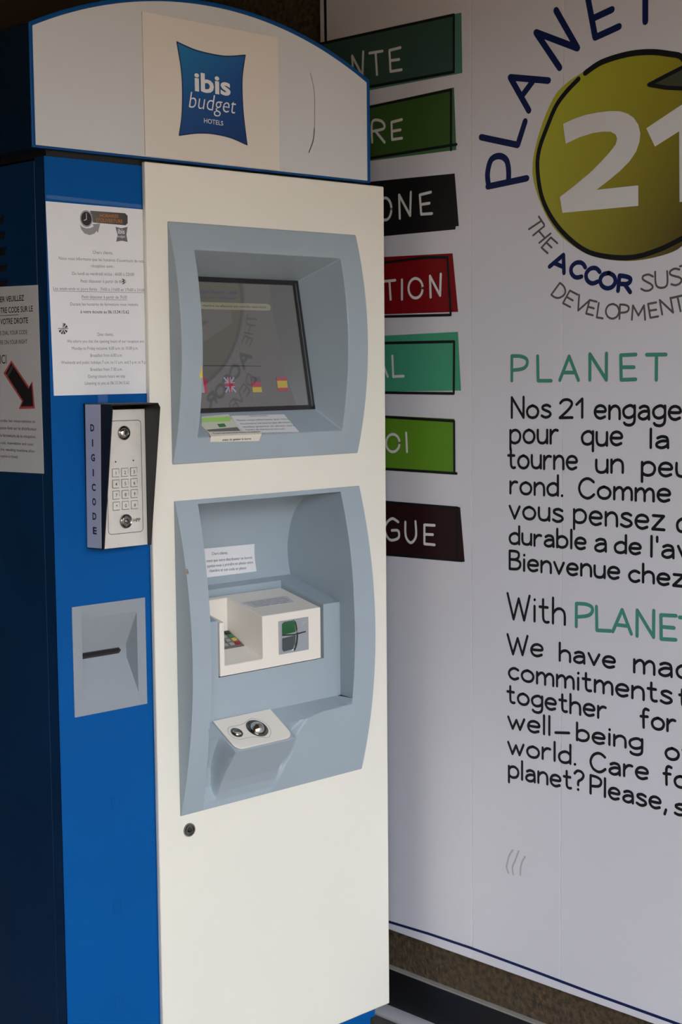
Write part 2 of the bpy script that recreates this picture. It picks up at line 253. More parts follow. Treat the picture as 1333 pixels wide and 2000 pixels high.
# ---------------- measured layout of the printed matter, metres in each surface's own plane
D = {
 'dark_lines': [[["Nos",0.2555,1.2492,0.3433,1.2506,0.0359],["21",0.3638,1.2502,0.4134,1.2518,0.0319],["engage",0.4392,1.251,0.6117,1.252,0.0361],["ments",0.6185,1.2517,0.7624,1.2508,0.0344]],[["pour",0.2522,1.2028,0.3593,1.2059,0.0386],["que",0.4122,1.2049,0.4961,1.2061,0.037],["la",0.5523,1.2042,0.5888,1.2053,0.0309]],[["tourne",0.2472,1.1587,0.4016,1.1617,0.0375],["un",0.4429,1.1584,0.4979,1.1603,0.0356],["peu",0.5371,1.1583,0.6279,1.1592,0.0359]],[["rond.",0.2523,1.1123,0.3707,1.1142,0.035],["Comme",0.4066,1.1129,0.5927,1.1163,0.0335]],[["vous",0.2506,1.0673,0.3709,1.0686,0.0364],["pensez",0.396,1.0685,0.582,1.0689,0.0375],["que",0.6071,1.0687,0.6776,1.0697,0.0354]],[["durable",0.2507,1.0211,0.421,1.024,0.0318],["a",0.4408,1.0219,0.465,1.0233,0.0347],["de",0.4829,1.0228,0.5356,1.0246,0.0299],["l'avenir",0.5557,1.0226,0.7307,1.0255,0.0336]],[["Bienvenue",0.2507,0.9748,0.4922,0.9788,0.0327],["chez",0.5128,0.9771,0.6221,0.9783,0.0305]],[["With",0.2457,0.8832,0.3765,0.8864,0.0454]],[["We",0.2457,0.8185,0.3271,0.8237,0.0352],["have",0.3657,0.8218,0.4846,0.8242,0.0313],["made",0.5245,0.823,0.6732,0.828,0.0356]],[["commitments",0.2491,0.7728,0.5996,0.7789,0.0339],["to",0.615,0.7789,0.6549,0.779,0.0307]],[["together",0.2458,0.7281,0.4657,0.7333,0.0333],["for",0.5386,0.7306,0.6071,0.7336,0.0321]],[["well",0.2475,0.6811,0.3444,0.6845,0.0334],["-",0.3567,0.6809,0.387,0.6847,0.0324],["being",0.4044,0.6851,0.5419,0.6911,0.0307],["of",0.5894,0.6848,0.6397,0.6878,0.0317]],[["world.",0.2475,0.6338,0.4015,0.6403,0.0334],["Care",0.4343,0.6361,0.554,0.6421,0.0326],["for",0.5857,0.64,0.6513,0.6429,0.0313]],[["planet?",0.2492,0.589,0.419,0.596,0.0335],["Please,",0.4346,0.5944,0.5919,0.5958,0.032],["s",0.6089,0.5927,0.6285,0.5948,0.0304]]],
 'green_lines': [[["P",0.2554,1.3153,0.29,1.3153,0.0439],["L",0.3143,1.3153,0.3446,1.3152,0.0432],["A",0.3635,1.3152,0.4038,1.3152,0.041],["N",0.4282,1.3152,0.4627,1.3151,0.0439],["E",0.4922,1.3156,0.5226,1.3156,0.0419],["T",0.544,1.3156,0.5819,1.3155,0.0413],["21",0.6312,1.3155,0.6949,1.3154,0.0391]],[["P",0.4017,0.887,0.4356,0.8901,0.0404],["L",0.4449,0.8849,0.4751,0.8872,0.0413],["A",0.4796,0.887,0.518,0.8874,0.0396],["N",0.5297,0.8858,0.5629,0.8878,0.044],["E",0.5771,0.8866,0.6066,0.8878,0.041],["T",0.6136,0.886,0.648,0.8867,0.0406]]],
 'arc_strokes': [[[0.1992,1.6624],[0.2892,1.6686]],[[0.2012,1.6643],[0.1985,1.6836],[0.2044,1.705],[0.2149,1.7127],[0.2304,1.7126],[0.243,1.704],[0.2476,1.6876],[0.2476,1.6688]],[[0.1836,1.7512],[0.2685,1.7282],[0.2853,1.767]],[[0.3366,1.8297],[0.2513,1.8472],[0.2935,1.7845]],[[0.3019,1.833],[0.277,1.8108]],[[0.361,1.8477],[0.309,1.9151],[0.3987,1.8748],[0.3524,1.9451]],[[0.418,1.9617],[0.4357,1.8868],[0.4839,1.8966]],[[0.4314,1.9187],[0.4693,1.9264]],[[0.4104,1.9685],[0.4548,1.974]],[[0.5358,1.8961],[0.5353,1.9462]],[[0.5082,1.9537],[0.5632,1.9464]]],
 'arc_thin': [["T",0.2878,1.5876,0.2999,1.5729,0.3161,1.6003],["H",0.3035,1.5686,0.3174,1.5549,0.3284,1.583],["E",0.3218,1.5468,0.3356,1.5356,0.3434,1.5629],["S",0.532,1.4634,0.5543,1.4611,0.534,1.4899],["U",0.5608,1.466,0.584,1.4657,0.5594,1.4925],["S",0.5914,1.4682,0.612,1.4704,0.5857,1.4943],["T",0.6148,1.4731,0.6378,1.4769,0.607,1.4988],["D",0.3442,1.4639,0.3625,1.4528,0.363,1.4835],["E",0.3692,1.4487,0.3854,1.4408,0.3849,1.4698],["V",0.3911,1.4395,0.4141,1.4298,0.4046,1.4614],["E",0.419,1.4291,0.4338,1.4252,0.4271,1.4521],["L",0.4415,1.4219,0.4545,1.4198,0.4461,1.4461],["O",0.46,1.4198,0.4873,1.4179,0.4614,1.4443],["P",0.4889,1.4181,0.5065,1.4171,0.4898,1.4418],["M",0.514,1.4157,0.5405,1.415,0.5138,1.4393],["E",0.5501,1.4179,0.5662,1.4193,0.5459,1.4412],["N",0.574,1.4226,0.5949,1.425,0.5688,1.4462],["T",0.598,1.425,0.6196,1.4282,0.5918,1.4488]],
 'arc_bold': [["A",0.3402,1.5125,0.3718,1.4999,0.3547,1.5373],["C",0.3816,1.4977,0.407,1.4875,0.3948,1.5207],["C",0.4153,1.4838,0.4416,1.477,0.4235,1.5084],["O",0.4466,1.4724,0.4779,1.4675,0.4508,1.4976],["R",0.4855,1.4647,0.5102,1.4615,0.4885,1.4898]],
 'disc': [0.4908,1.6823,0.179],
 'disc_pts': [[0.6103,1.5309],[0.5681,1.5174],[0.5024,1.513],[0.4341,1.5252],[0.3775,1.554],[0.3375,1.5936],[0.3079,1.6503],[0.3022,1.6937],[0.3187,1.7488],[0.3476,1.7988],[0.3761,1.8201],[0.4129,1.8343],[0.4659,1.8497],[0.5451,1.8467],[0.6064,1.8276]],
 'ring': [[[0.4015,1.8235],[0.3762,1.8062],[0.3531,1.7841],[0.3333,1.75],[0.3169,1.715],[0.3133,1.6812],[0.3227,1.6347],[0.3448,1.5959],[0.3774,1.5624],[0.4201,1.5344],[0.4685,1.5218],[0.519,1.5189],[0.5679,1.5282],[0.6101,1.5428]],[[0.4154,1.8312],[0.449,1.8441],[0.4993,1.8493],[0.5451,1.8464],[0.5834,1.8375],[0.6064,1.8289]]],
 'leaf': [[0.544,1.7945],[0.5807,1.8052],[0.6273,1.818],[0.658,1.802],[0.6523,1.7772],[0.6071,1.7802],[0.5777,1.7852]],
 'two': [[0.3693,1.7527],[0.3941,1.7587],[0.4186,1.7621],[0.4427,1.7629],[0.4666,1.7622],[0.4868,1.7594],[0.5035,1.753],[0.5151,1.7449],[0.5241,1.7331],[0.5282,1.7192],[0.527,1.706],[0.5206,1.6906],[0.5075,1.6758],[0.4877,1.6615],[0.4675,1.6497],[0.4402,1.6352],[0.5251,1.635],[0.5254,1.6017],[0.3683,1.6026],[0.3627,1.6299],[0.3948,1.6467],[0.4262,1.6647],[0.4502,1.6816],[0.4671,1.6949],[0.4789,1.7059],[0.4822,1.715],[0.4787,1.7227],[0.4686,1.728],[0.4533,1.73],[0.4327,1.7301],[0.4049,1.7264],[0.3749,1.7186]],
 'one': [[0.5399,1.7254],[0.6281,1.7636],[0.6525,1.7669],[0.6518,1.6014],[0.6053,1.6013],[0.6032,1.7133],[0.557,1.6942]],
 'labels': [[[[-0.237,1.9814],[0.1368,1.9773],[0.1388,1.8705],[-0.1006,1.8713],[-0.238,1.8716]],[[-0.233,1.9792],[0.119,1.9764],[0.1186,1.8753],[-0.1043,1.8778],[-0.2347,1.8784]],[[[-0.237,1.9798],[0.119,1.9764],[0.1186,1.8753],[-0.1043,1.8778],[-0.2367,1.8773]]],[[[-0.1438,1.9191],[-0.1454,1.9429],[-0.1173,1.9009],[-0.1149,1.9462]],[[-0.098,1.941],[-0.0626,1.9396]],[[-0.0812,1.9398],[-0.0779,1.898]],[[-0.0153,1.9388],[-0.0443,1.9381],[-0.0417,1.8986],[-0.0127,1.8978]],[[-0.0426,1.9187],[-0.019,1.9177]]]],[[[-0.2393,1.8386],[0.1185,1.8477],[0.1238,1.735],[-0.1211,1.7382],[-0.2389,1.7384]],[[-0.2373,1.837],[0.1117,1.8442],[0.1113,1.7421],[-0.0983,1.7429],[-0.2388,1.7425]],[[[-0.2385,1.8371],[0.1117,1.8442],[0.1113,1.7363]],[[-0.2388,1.7425],[-0.0983,1.7429],[0.1249,1.7448]]],[[[-0.0923,1.7724],[-0.0919,1.8102],[-0.0714,1.8112],[-0.0596,1.8025],[-0.0622,1.7945],[-0.0902,1.7931]],[[-0.0827,1.7922],[-0.0588,1.7687]],[[-0.0128,1.8059],[-0.0401,1.8041],[-0.0385,1.7717],[-0.013,1.7714]],[[-0.0384,1.7871],[-0.0165,1.7872]]]],[[[-0.2415,1.7019],[0.1196,1.6932],[0.1295,1.5975],[0.122,1.5973],[0.1209,1.5918],[-0.1076,1.592],[-0.2412,1.5927]],[],[],[[[-0.0419,1.6419],[-0.0436,1.633],[-0.0482,1.626],[-0.0547,1.6225],[-0.062,1.623],[-0.0685,1.6276],[-0.073,1.6352],[-0.0746,1.6445],[-0.0728,1.6534],[-0.0682,1.6603],[-0.0616,1.6638],[-0.0544,1.6632],[-0.0479,1.6586],[-0.0434,1.651],[-0.0419,1.6419]],[[-0.0197,1.6225],[-0.0212,1.6666],[0.0074,1.6256],[0.0096,1.6691]],[[0.0609,1.6646],[0.0327,1.662],[0.036,1.6259],[0.0635,1.6251]],[[0.0354,1.6439],[0.0573,1.6446]]]],[[[-0.2215,1.5556],[0.1139,1.549],[0.1273,1.4414],[-0.2232,1.444]],[],[[[-0.2217,1.5423],[-0.0698,1.5413],[0.0459,1.5452],[0.1013,1.5421],[0.1093,1.4364],[-0.0709,1.4387],[-0.2232,1.4407]]],[[[-0.0656,1.5059],[-0.0329,1.5066]],[[-0.0483,1.5057],[-0.0455,1.4708]],[[-0.015,1.5067],[-0.0153,1.4697]],[[0.039,1.4884],[0.0371,1.4806],[0.032,1.4744],[0.0246,1.4712],[0.0164,1.4715],[0.0091,1.4753],[0.004,1.4819],[0.0022,1.49],[0.0041,1.4979],[0.0093,1.5041],[0.0167,1.5073],[0.0249,1.5069],[0.0322,1.503],[0.0373,1.4964],[0.039,1.4884]],[[0.0592,1.4709],[0.0577,1.5102],[0.0832,1.4731],[0.0851,1.5125]]]],[[[-0.2238,1.3996],[0.1267,1.4049],[0.1339,1.2967],[-0.2255,1.2919]],[],[[[-0.224,1.3895],[-0.0714,1.3877],[0.1175,1.3871],[0.1163,1.2913],[-0.0724,1.292],[-0.2255,1.2929]]],[[[-0.0952,1.3215],[-0.0762,1.3633],[-0.0546,1.323]],[[-0.0419,1.3629],[-0.04,1.323],[-0.0121,1.3239]]]],[[[-0.2261,1.2511],[0.1169,1.2443],[0.1174,1.1451],[-0.2278,1.1437]],[],[[[-0.2262,1.2487],[-0.0728,1.2453],[0.1169,1.2402],[0.1174,1.1436]],[[-0.2278,1.1437],[-0.0739,1.1437],[0.1229,1.1428]]],[[[-0.0239,1.1954],[-0.0258,1.188],[-0.0309,1.1819],[-0.0382,1.1784],[-0.0463,1.1781],[-0.0536,1.1812],[-0.0587,1.187],[-0.0604,1.1943],[-0.0585,1.2018],[-0.0534,1.2079],[-0.046,1.2113],[-0.0379,1.2115],[-0.0306,1.2084],[-0.0257,1.2027],[-0.0239,1.1954]],[[-0.0062,1.2153],[-0.0042,1.179]]]],[[[-0.2287,1.0818],[0.1311,1.0801],[0.1421,0.9783],[-0.2304,0.9697]],[],[[[-0.2288,1.0783],[-0.0745,1.079],[0.1256,1.0785]],[[-0.2304,0.9711],[-0.0756,0.9756],[0.1362,0.98]],[[0.1226,1.079],[0.1244,0.9822]]],[[[-0.0289,1.0421],[-0.0448,1.0477],[-0.0601,1.0384],[-0.0658,1.023],[-0.0521,1.0057],[-0.0291,1.0107],[-0.029,1.0246],[-0.0464,1.0244]],[[-0.0098,1.0433],[-0.0087,1.0155],[0.0047,1.0041],[0.0182,1.0175],[0.0171,1.0461]],[[0.0668,1.0419],[0.0405,1.0411],[0.0403,1.0045],[0.0666,1.0048]],[[0.0404,1.023],[0.0623,1.0239]]]]],
 'border': [[[-0.2215,2.0913],[-0.2203,1.9781]],[[-0.1089,0.2343],[-0.0607,0.2341],[0.0456,0.2382],[0.1528,0.2394],[0.2952,0.2376],[0.4387,0.2346],[0.6185,0.2333]]],
 'marks': [[[0.2583,0.4534],[0.2495,0.4401],[0.2451,0.4251],[0.2435,0.4177],[0.2484,0.4075]],[[0.2725,0.4549],[0.2638,0.4346],[0.2577,0.421],[0.2594,0.4075]],[[0.2877,0.4479],[0.2801,0.4349],[0.2769,0.422],[0.2765,0.4106]]],
 'hours': [["Chers clients,",0.0798,1.5235,0.1188,1.5242,0.0051,0,0],["Nous vous informons que les horaires d'ouverture de notre",0.0165,1.5118,0.1837,1.5135,0.0051,0,0],["réception sont :",0.0764,1.5023,0.121,1.503,0.0051,0,0],["Du lundi au vendredi inclus : 6h00 à 22h00",0.0404,1.4892,0.1594,1.4916,0.0051,0,0],["Petit déjeuner à partir de 6h30",0.0561,1.4778,0.143,1.4798,0.0051,0,0],["Les week-ends et jours fériés : 7h00 à 11h00 et 17h00 à 21h00",0.005,1.4651,0.181,1.4671,0.005,0,1],["Petit déjeuner à partir de 7h30",0.0573,1.4534,0.1438,1.4547,0.005,0,1],["Durant les horaires de fermeture nous restons",0.0356,1.4416,0.1655,1.4438,0.005,0,0],["à votre écoute au 06.13.34.15.62",0.0541,1.4302,0.1475,1.4313,0.0051,1,0],["Dear clients,",0.0853,1.395,0.1159,1.3952,0.0051,0,0],["We inform you that the opening hours of our reception are:",0.0275,1.384,0.1764,1.3846,0.005,0,0],["Monday to Friday inclusive: 6.00 a.m. to 10.00 p.m.",0.0363,1.3729,0.1642,1.3735,0.0051,0,0],["Breakfast from 6.00 a.m.",0.0708,1.3618,0.1324,1.3621,0.0051,0,0],["Weekends and public holidays 7 a.m. to 11 a.m. and 5 p.m. to 9 p.m.",0.0155,1.3511,0.1854,1.3509,0.005,0,0],["Breakfast from 7.30 a.m.",0.0701,1.3398,0.1318,1.3397,0.0051,0,0],["During closure hours we stay",0.0656,1.3288,0.1373,1.3287,0.0052,0,0],["Listening to you at 06.13.34.15.62",0.0588,1.3182,0.145,1.3179,0.0051,0,0]],
 'hbanner': [[0.0768,1.5902],[0.1441,1.5904],[0.149,1.5867],[0.1487,1.5746],[0.1444,1.5713],[0.0819,1.5721]],
 'hclock': [[0.0693,1.5773],[0.0574,1.5766],[0.0697,1.5904]],
 'htext': [[[0.095,1.5814],[0.1307,1.5822],[0.0951,1.5867]],[[0.0883,1.5738],[0.1387,1.5743],[0.0885,1.5784]]],
 'harrow': [[0.0572,1.5681],[0.0593,1.5604],[0.0654,1.5542],[0.0749,1.5521],[0.0846,1.5552],[0.0882,1.5594],[0.0907,1.5562],[0.0955,1.5716],[0.0802,1.5694],[0.0833,1.5663],[0.0768,1.5633],[0.0689,1.5622],[0.061,1.5644]],
 'hcush': [[0.1246,1.5679],[0.136,1.5662],[0.1485,1.569],[0.1457,1.5571],[0.1478,1.5452],[0.1363,1.5466],[0.1256,1.5445],[0.1283,1.5562]],
 'hcushtext': [[[0.1291,1.5575],[0.1423,1.5576],[0.1293,1.5635]],[[0.1278,1.5515],[0.1433,1.5516],[0.1279,1.5548]]],
 'hpen': [[0.1353,1.4857],[0.1394,1.4845],[0.1361,1.482],[0.1394,1.4812],[0.1385,1.4788],[0.1356,1.4784]],
 'hflag': [[0.0209,1.4057],[0.0116,1.4056],[0.0212,1.4155]],
 'logo': [[0.2468,1.8702],[0.2815,1.8627],[0.3178,1.8601],[0.3519,1.8608],[0.3921,1.8679],[0.3853,1.8349],[0.384,1.8074],[0.3863,1.7676],[0.3933,1.7194],[0.3566,1.728],[0.3193,1.7307],[0.2856,1.7286],[0.248,1.7214],[0.2545,1.7539],[0.2566,1.7928],[0.2549,1.8279]],
 'logotext': [[[0.2817,1.7973],[0.3584,1.7976],[0.2827,1.8366]],[[0.2688,1.7681],[0.3699,1.7683],[0.2694,1.7942]],[[0.3002,1.7468],[0.3411,1.7461],[0.3003,1.7541]]],
 'logoplate': [[0.1779,1.91],[0.4666,1.9066],[0.4672,1.6819],[0.1794,1.6843]],
 'scratch': [[0.5437,1.8573],[0.5524,1.8282],[0.5532,1.7929],[0.5521,1.7625],[0.5489,1.7419],[0.5381,1.7197]],
 'side': [["POUR ENTRER VEUILLEZ","ER VEUILLEZ",-0.1363,-0.0664,1.451,0.0086],["COMPOSER VOTRE CODE SUR LE","TRE CODE SUR LE",-0.1373,-0.0424,1.4334,0.0087],["CLAVIER A VOTRE DROITE","VOTRE DROITE",-0.1384,-0.0572,1.4156,0.0087],["PLEASE DIAL YOUR CODE","E DIAL YOUR CODE",-0.1394,-0.0603,1.3985,0.0064],["HERE ON YOUR RIGHT","RE ON YOUR RIGHT",-0.1402,-0.0611,1.3837,0.0064],["ICI","CI",-0.1421,-0.1236,1.3529,0.0139],["Sans code, les réservations et","code, les réservations et",-0.1475,-0.0448,1.2592,0.0049],["réception font sur le distributeur","ption font sur le distributeur",-0.1482,-0.041,1.2472,0.0053],["à la fermeture de la réception.","la fermeture de la réception.",-0.1489,-0.0431,1.2351,0.0053],["Without code, reservations and room","code, reservations and room",-0.1496,-0.0525,1.2231,0.0049],["keys are on the vending machine after","the vending machine after",-0.1503,-0.0479,1.2124,0.0048],["reception is closed.","reception closed.",-0.1508,-0.0977,1.2017,0.0049]],
 'sarrow': [[-0.1091,1.3536],[-0.0604,1.3122],[-0.0519,1.3211],[-0.0486,1.2853],[-0.0849,1.2845],[-0.077,1.2935],[-0.1268,1.3374]],
 'sglow': [[-0.1089,1.3577],[-0.0595,1.3162],[-0.0494,1.3251],[-0.0444,1.2818],[-0.0912,1.2804],[-0.0815,1.2927],[-0.1337,1.3374]],
 'ffr': [[0.0517,-0.1769],[0.0575,-0.2029]],
 'fuk': [[0.0961,-0.1766],[0.1193,-0.2031]],
 'fde': [[0.1581,-0.1763],[0.1795,-0.2042]],
 'fes': [[0.2181,-0.178],[0.2418,-0.2035]],
 'shA': [[0.3731,0.0541],[0.4958,0.0529],[0.4951,0.0022],[0.369,0.0068]],
 'shB': [[0.3086,0.0545],[0.371,0.059],[0.3713,0.0101],[0.2949,0.0111],[0.2927,0.03]],
 'shC': [[0.2949,0.0111],[0.4116,0.007],[0.3979,-0.0132],[0.2894,-0.0082]],
 'shAt': [[0.4132,0.049],[0.4551,0.0484],[0.3778,0.0387],[0.4969,0.0369],[0.3777,0.0289],[0.4947,0.0275],[0.3771,0.0203],[0.4969,0.0178],[0.3792,0.0123],[0.4683,0.0099]],
 'shBg': [[0.3057,0.0494],[0.3682,0.0517],[0.3686,0.0453],[0.3593,0.0383],[0.299,0.0388]],
 'shBq': [[0.3278,0.0326],[0.3442,0.0333],[0.3437,0.0247],[0.3272,0.0238]],
 'shBb': [[0.2948,0.0188],[0.3655,0.0222],[0.3659,0.0117],[0.2975,0.0135]],
 'shCt': [[0.2963,0.0054],[0.4035,0.0017],[0.3143,-0.0021],[0.381,-0.0041]],
 'nnote': [[0.4023,1.0169],[0.521,1.0153],[0.5226,0.9639],[0.4096,0.9641]],
 'nnt': [[0.418,1.0038],[0.4564,1.0022],[0.4062,0.9916],[0.515,0.9881],[0.4071,0.982],[0.5161,0.9792],[0.4106,0.9732],[0.4982,0.9703]],
 'tnote': [[0.422,0.0673],[0.5321,0.0678],[0.5249,0.0347],[0.4299,0.0358]],
 'caps': [[0.0991,0.6336],[0.0972,0.4597],[0.0956,0.296]],
}

# ================ SETTING ================
struct(box('floor', (-40, 30, -40, 3.2, -.15, 0), M['pave']))
struct(box('added_wall_opposite', (-25, 25, -13.5, -12, 0, 2.6), mat('warm_bounce_render', (.38, .29, .18), .9, noise=.2, nscale=.6)))  # unseen wall added to cut the low sky and bounce warm light back
struct(box('wall_right', (.812, 1.05, -3.6, 3.2, -.15, 2.9), M['stucco']))
struct(box('wall_back', (-3.2, .82, 2.2, 2.4, 0, 2.9), M['darkwall']))
struct(box('added_wall_left', (-3.0, -2.8, -2.7, 2.4, 0, 2.9), M['darkwall']))  # unseen wall added on the left, its length set to dim the printed panel
struct(box('ceiling', (-3.4, 1.05, -2.7, 2.4, 2.14, 2.5), M['ceil']))
sk = struct(box('baseboard_right', (.800, .813, -3.6, 2.2, .058, .1365), M['skirt'], bevel=.001))
box('lit_top_edge', (.7995, .813, -3.6, 2.2, .1367, .1395), M['skirtlit'], sk)  # pale colour paints the light caught along the skirting's top edge
# pale rounded cover strip at the wall foot, on a dark concrete kerb
pr = [(.8005, .046)] + [(.8005 - .0285 * math.sin(a), .049 + .0115 * math.cos(a)) for a in [i * math.pi / 2 / 8 for i in range(9)]] + [(.772, .046)]
struct(prism('trim_1', [(x, -3.6, z) for x, z in pr], (0, 5.8, 0), M['pale'], smooth=40))
struct(box('trim_2', (.778, .813, -3.6, 2.2, 0, .046), M['concrete'], bevel=.002))

# ================ PRINTED WALL PANEL ================
XW = .80
wp = root('wall_panel', 'large white printed wall panel with green apple emblem, coloured word blocks and handwritten text', 'wall panel', (XW, .237, .2185))
us = [-.2366, .1592, .3689, 1.0, 1.6]
for i in range(4):
    box('board', (XW, XW + .0115, -us[i+1] + .0003, -us[i] - .0003, .2185, 2.16), M['board'], wp, bevel=.0008)
L1, L2, L3, L4 = (SIDE(XW - .0003 * i) for i in (1, 2, 3, 4))
strokes_obj('border_line', [D['border'][0]], .0075, L1, M['pblack'], wp)
strokes_obj('border_line', [D['border'][1] + [[1.58, .234]]], .0055, L1, M['pnavy'], wp)
LC = [((.075, .20, .16), (.040, .085, .070), 'teal green'), ((.06, .155, .075), (.045, .10, .022), 'leaf green'), ((.009, .009, .010), None, 'black'), ((.20, .004, .008), None, 'dark red'), ((.06, .33, .20), (.05, .25, .165), 'turquoise'), ((.115, .27, .018), None, 'lime green'), ((.022, .006, .007), None, 'dark maroon')]
LW = ['NTE', 'RE', 'ONE', 'TION', 'AL', 'OI', 'GUE']
for (fill, inner, outl, letters), (c1, c2, nm), wd in zip(D['labels'], LC, LW):
    m1 = mat('block_' + nm.replace(' ', '_'), c1, .5, spec=.2)
    blk = poly('colour_block', fill, L1, m1, wp, label=f'{nm} word block ending in {wd}')
    if inner: poly('block_fill', inner, L2, mat('fill_' + nm.replace(' ', '_'), c2, .5, spec=.2), blk)
    if outl: strokes_obj('outline', outl, .0052, L3, M['pblack'], blk)
    strokes_obj('lettering', [smooth_pts(q) if len(q) > 4 else q for q in letters], .0052, L4, M['white'], blk)
# emblem: apple disc with 21
cx, cy, R_ = D['disc']; dp = [Vector(p) for p in D['disc_pts']]
a0 = math.atan2(dp[-1].y - cy, dp[-1].x - cx); a1 = math.atan2(dp[0].y - cy, dp[0].x - cx); ext = [Vector((cx + R_ * math.cos(a0 + (a1-a0) * i / 12), cy + R_ * math.sin(a0 + (a1-a0) * i / 12))) for i in range(1, 12)]
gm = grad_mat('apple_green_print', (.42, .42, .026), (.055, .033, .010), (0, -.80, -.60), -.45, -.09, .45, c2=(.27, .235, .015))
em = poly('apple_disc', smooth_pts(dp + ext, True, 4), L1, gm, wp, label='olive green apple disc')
strokes_obj('outline', [D['ring'][0]], .0085, L2, M['pblack'], em, smooth=True)
strokes_obj('outline', [D['ring'][1] + [list(ext[0]), list(ext[2]), list(ext[4])]], .0095, L2, M['pblack'], em, smooth=True)
lf = poly('leaf', D['leaf'], L2, mat('leaf_print', (.045, .055, .03), .5), em)
strokes_obj('leaf_outline', [D['leaf'] + [D['leaf'][0]]], .0065, L3, M['pblack'], em)
poly('numeral', D['two'], L3, M['white'], em, label='white numeral 2'); poly('numeral', D['one'], L3, M['white'], em, label='white numeral 1')
strokes_obj('arched_title', [smooth_pts(q) if len(q) > 5 else q for q in D['arc_strokes']], .0115, L1, M['pnavy'], wp, smooth=False, label='navy arched word PLANET')
st = []
for a in D['arc_thin']: st += letter(a[0], a[1:3], a[3:5], a[5:7])
strokes_obj('arched_caption', st, .0036, L1, M['pgreytext'], wp, label='grey curved caption under the disc')
st = []
for a in D['arc_bold']: st += letter(a[0], a[1:3], a[3:5], a[5:7])
strokes_obj('arched_caption', st, .0078, L1, M['pnavy'], wp, label='bold navy curved word')
for ln in D['dark_lines']:
    st = []
    for wd, u0, z0, u1, z1, h in ln: st += hand(wd, (u0, z0), (u1, z1), h)
    strokes_obj('text_line', st, .0052, L1, M['pblack'], wp)
for ln in D['green_lines']:
    st = []
    for wd, u0, z0, u1, z1, h in ln: st += hand(wd, (u0, z0), (u1, z1), h, .25)
    strokes_obj('heading', st, .0066, L1, M['pteal'], wp, label='green heading')
strokes_obj('smear', D['marks'], .0035, L1, M['marks'], wp, smooth=True)

# ================ KIOSK ================
kx = root('check_in_kiosk', 'tall blue and cream self check-in kiosk with arched sign, recessed screen and card reader', 'kiosk', (.346, .2, 0))
XL, XR, DP = -.004, .696, .40
cab = link('cabinet', box_me((XL + .0015, XR - .002, .004, DP, .09, 1.668)), M['navy'], kx)
box('plinth', (.006, .694, .010, DP - .02, 0, .0895), M['blue'], kx, bevel=.002)
box('front_strip', (XL, .1785, 0, .004, .09, 1.668), M['blue'], kx, bevel=.0012)
box('front_strip', (.1785, XR, .0005, .004, .09, 1.668), M['blue'], kx)
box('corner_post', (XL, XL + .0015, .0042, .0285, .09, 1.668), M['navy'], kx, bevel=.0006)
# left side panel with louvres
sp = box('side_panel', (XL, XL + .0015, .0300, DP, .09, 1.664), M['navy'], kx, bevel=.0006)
for i in range(5):
    z1 = 1.5868 - i * .0248; y0 = .118 - i * .0016
    prism('louvre_slot', [(XL - .0004, y0, z1), (XL - .0004, y0 + .13, z1), (XL - .0004, y0 + .13, z1 - .0125), (XL - .0004, y0 + .004, z1 - .0125)], (.0003, 0, 0), M['dark'], sp)
    me = mesh([(XL - .0005, y0 - .002, z1 + .001), (XL - .0005, y0 + .13, z1 + .001), (XL - .006, y0 + .13, z1 - .0035), (XL - .006, y0 + .004, z1 - .0035), (XL - .0005, y0 + .13, z1 - .001), (XL - .0005, y0 + .002, z1 - .001)], [(0, 1, 2, 3), (3, 2, 4, 5), (0, 3, 5)])
    link('louvre_fin', me, M['navy'], sp)
    strokes_obj('louvre_rim', [[(-y0 + .0015, z1), (-y0 - .004, z1 - .0135)]], .0012, SIDE(XL - .0008), M['rim'], sp)
# arched hood
HX0, HX1, HZ0, HZ1 = -.0325, .6905, 1.6775, 1.8620; HXM = (HX0 + HX1) / 2; half = (HX1 - HX0) / 2; sag = .083; HR = (half**2 + sag**2) / (2 * sag)
def arch(off, zb, n=40):
    r = HR - off; x0, x1 = HX0 + off, HX1 - off; zc = HZ1 + sag - HR; h = x1 - HXM
    return [(x0, zb), (x1, zb)] + [(HXM + r * math.sin(t), zc + r * math.cos(t)) for t in [math.asin(h / r) * (1 - 2 * i / n) for i in range(n + 1)]]
o_, i_ = arch(0, HZ0), arch(.0068, HZ0 + .0038); n = len(o_)
vs = [(x, y, z) for y, pts in ((-.011, o_), (-.011, i_), (-.008, i_), (-.008, o_)) for x, z in pts]
fs = [(a * n + i, a * n + (i+1) % n, ((a+1) % 4) * n + (i+1) % n, ((a+1) % 4) * n + i) for a in range(4) for i in range(n)]
link('hood_frame', fix(mesh(vs, fs)), M['rim'], kx, bevel=.0012)
prism('hood_shell', [(x, -.0078, z) for x, z in arch(.0004, HZ0)], (0, DP + .02, 0), mat('shaded_hood_paint', (.002, .016, .045), .35, spec=.3), kx, bevel=.002)  # darker copy of the hood paint, with shade and dark reflections in its colour
prism('hood_gap', [(x, .002, z) for x, z in ((.0, 1.668), (.692, 1.668), (.692, HZ0), (.0, HZ0))], (0, .38, 0), M['dark'], kx)
lp = prism('light_panel', [(x, -.0095, z) for x, z in arch(.0070, HZ0 + .004)], (0, .0012, 0), M['acrylic'], kx, label='frosted white light panel')
strokes_obj('scuff_mark', [D['scratch']], .0009, FRONT(-.0098), M['scratch'], lp, smooth=True); strokes_obj('scuff_mark', [D['scratch'][3:]], .0019, FRONT(-.0098), M['scratch'], lp, smooth=True)
p0, p1, p2, p3 = D['logoplate']
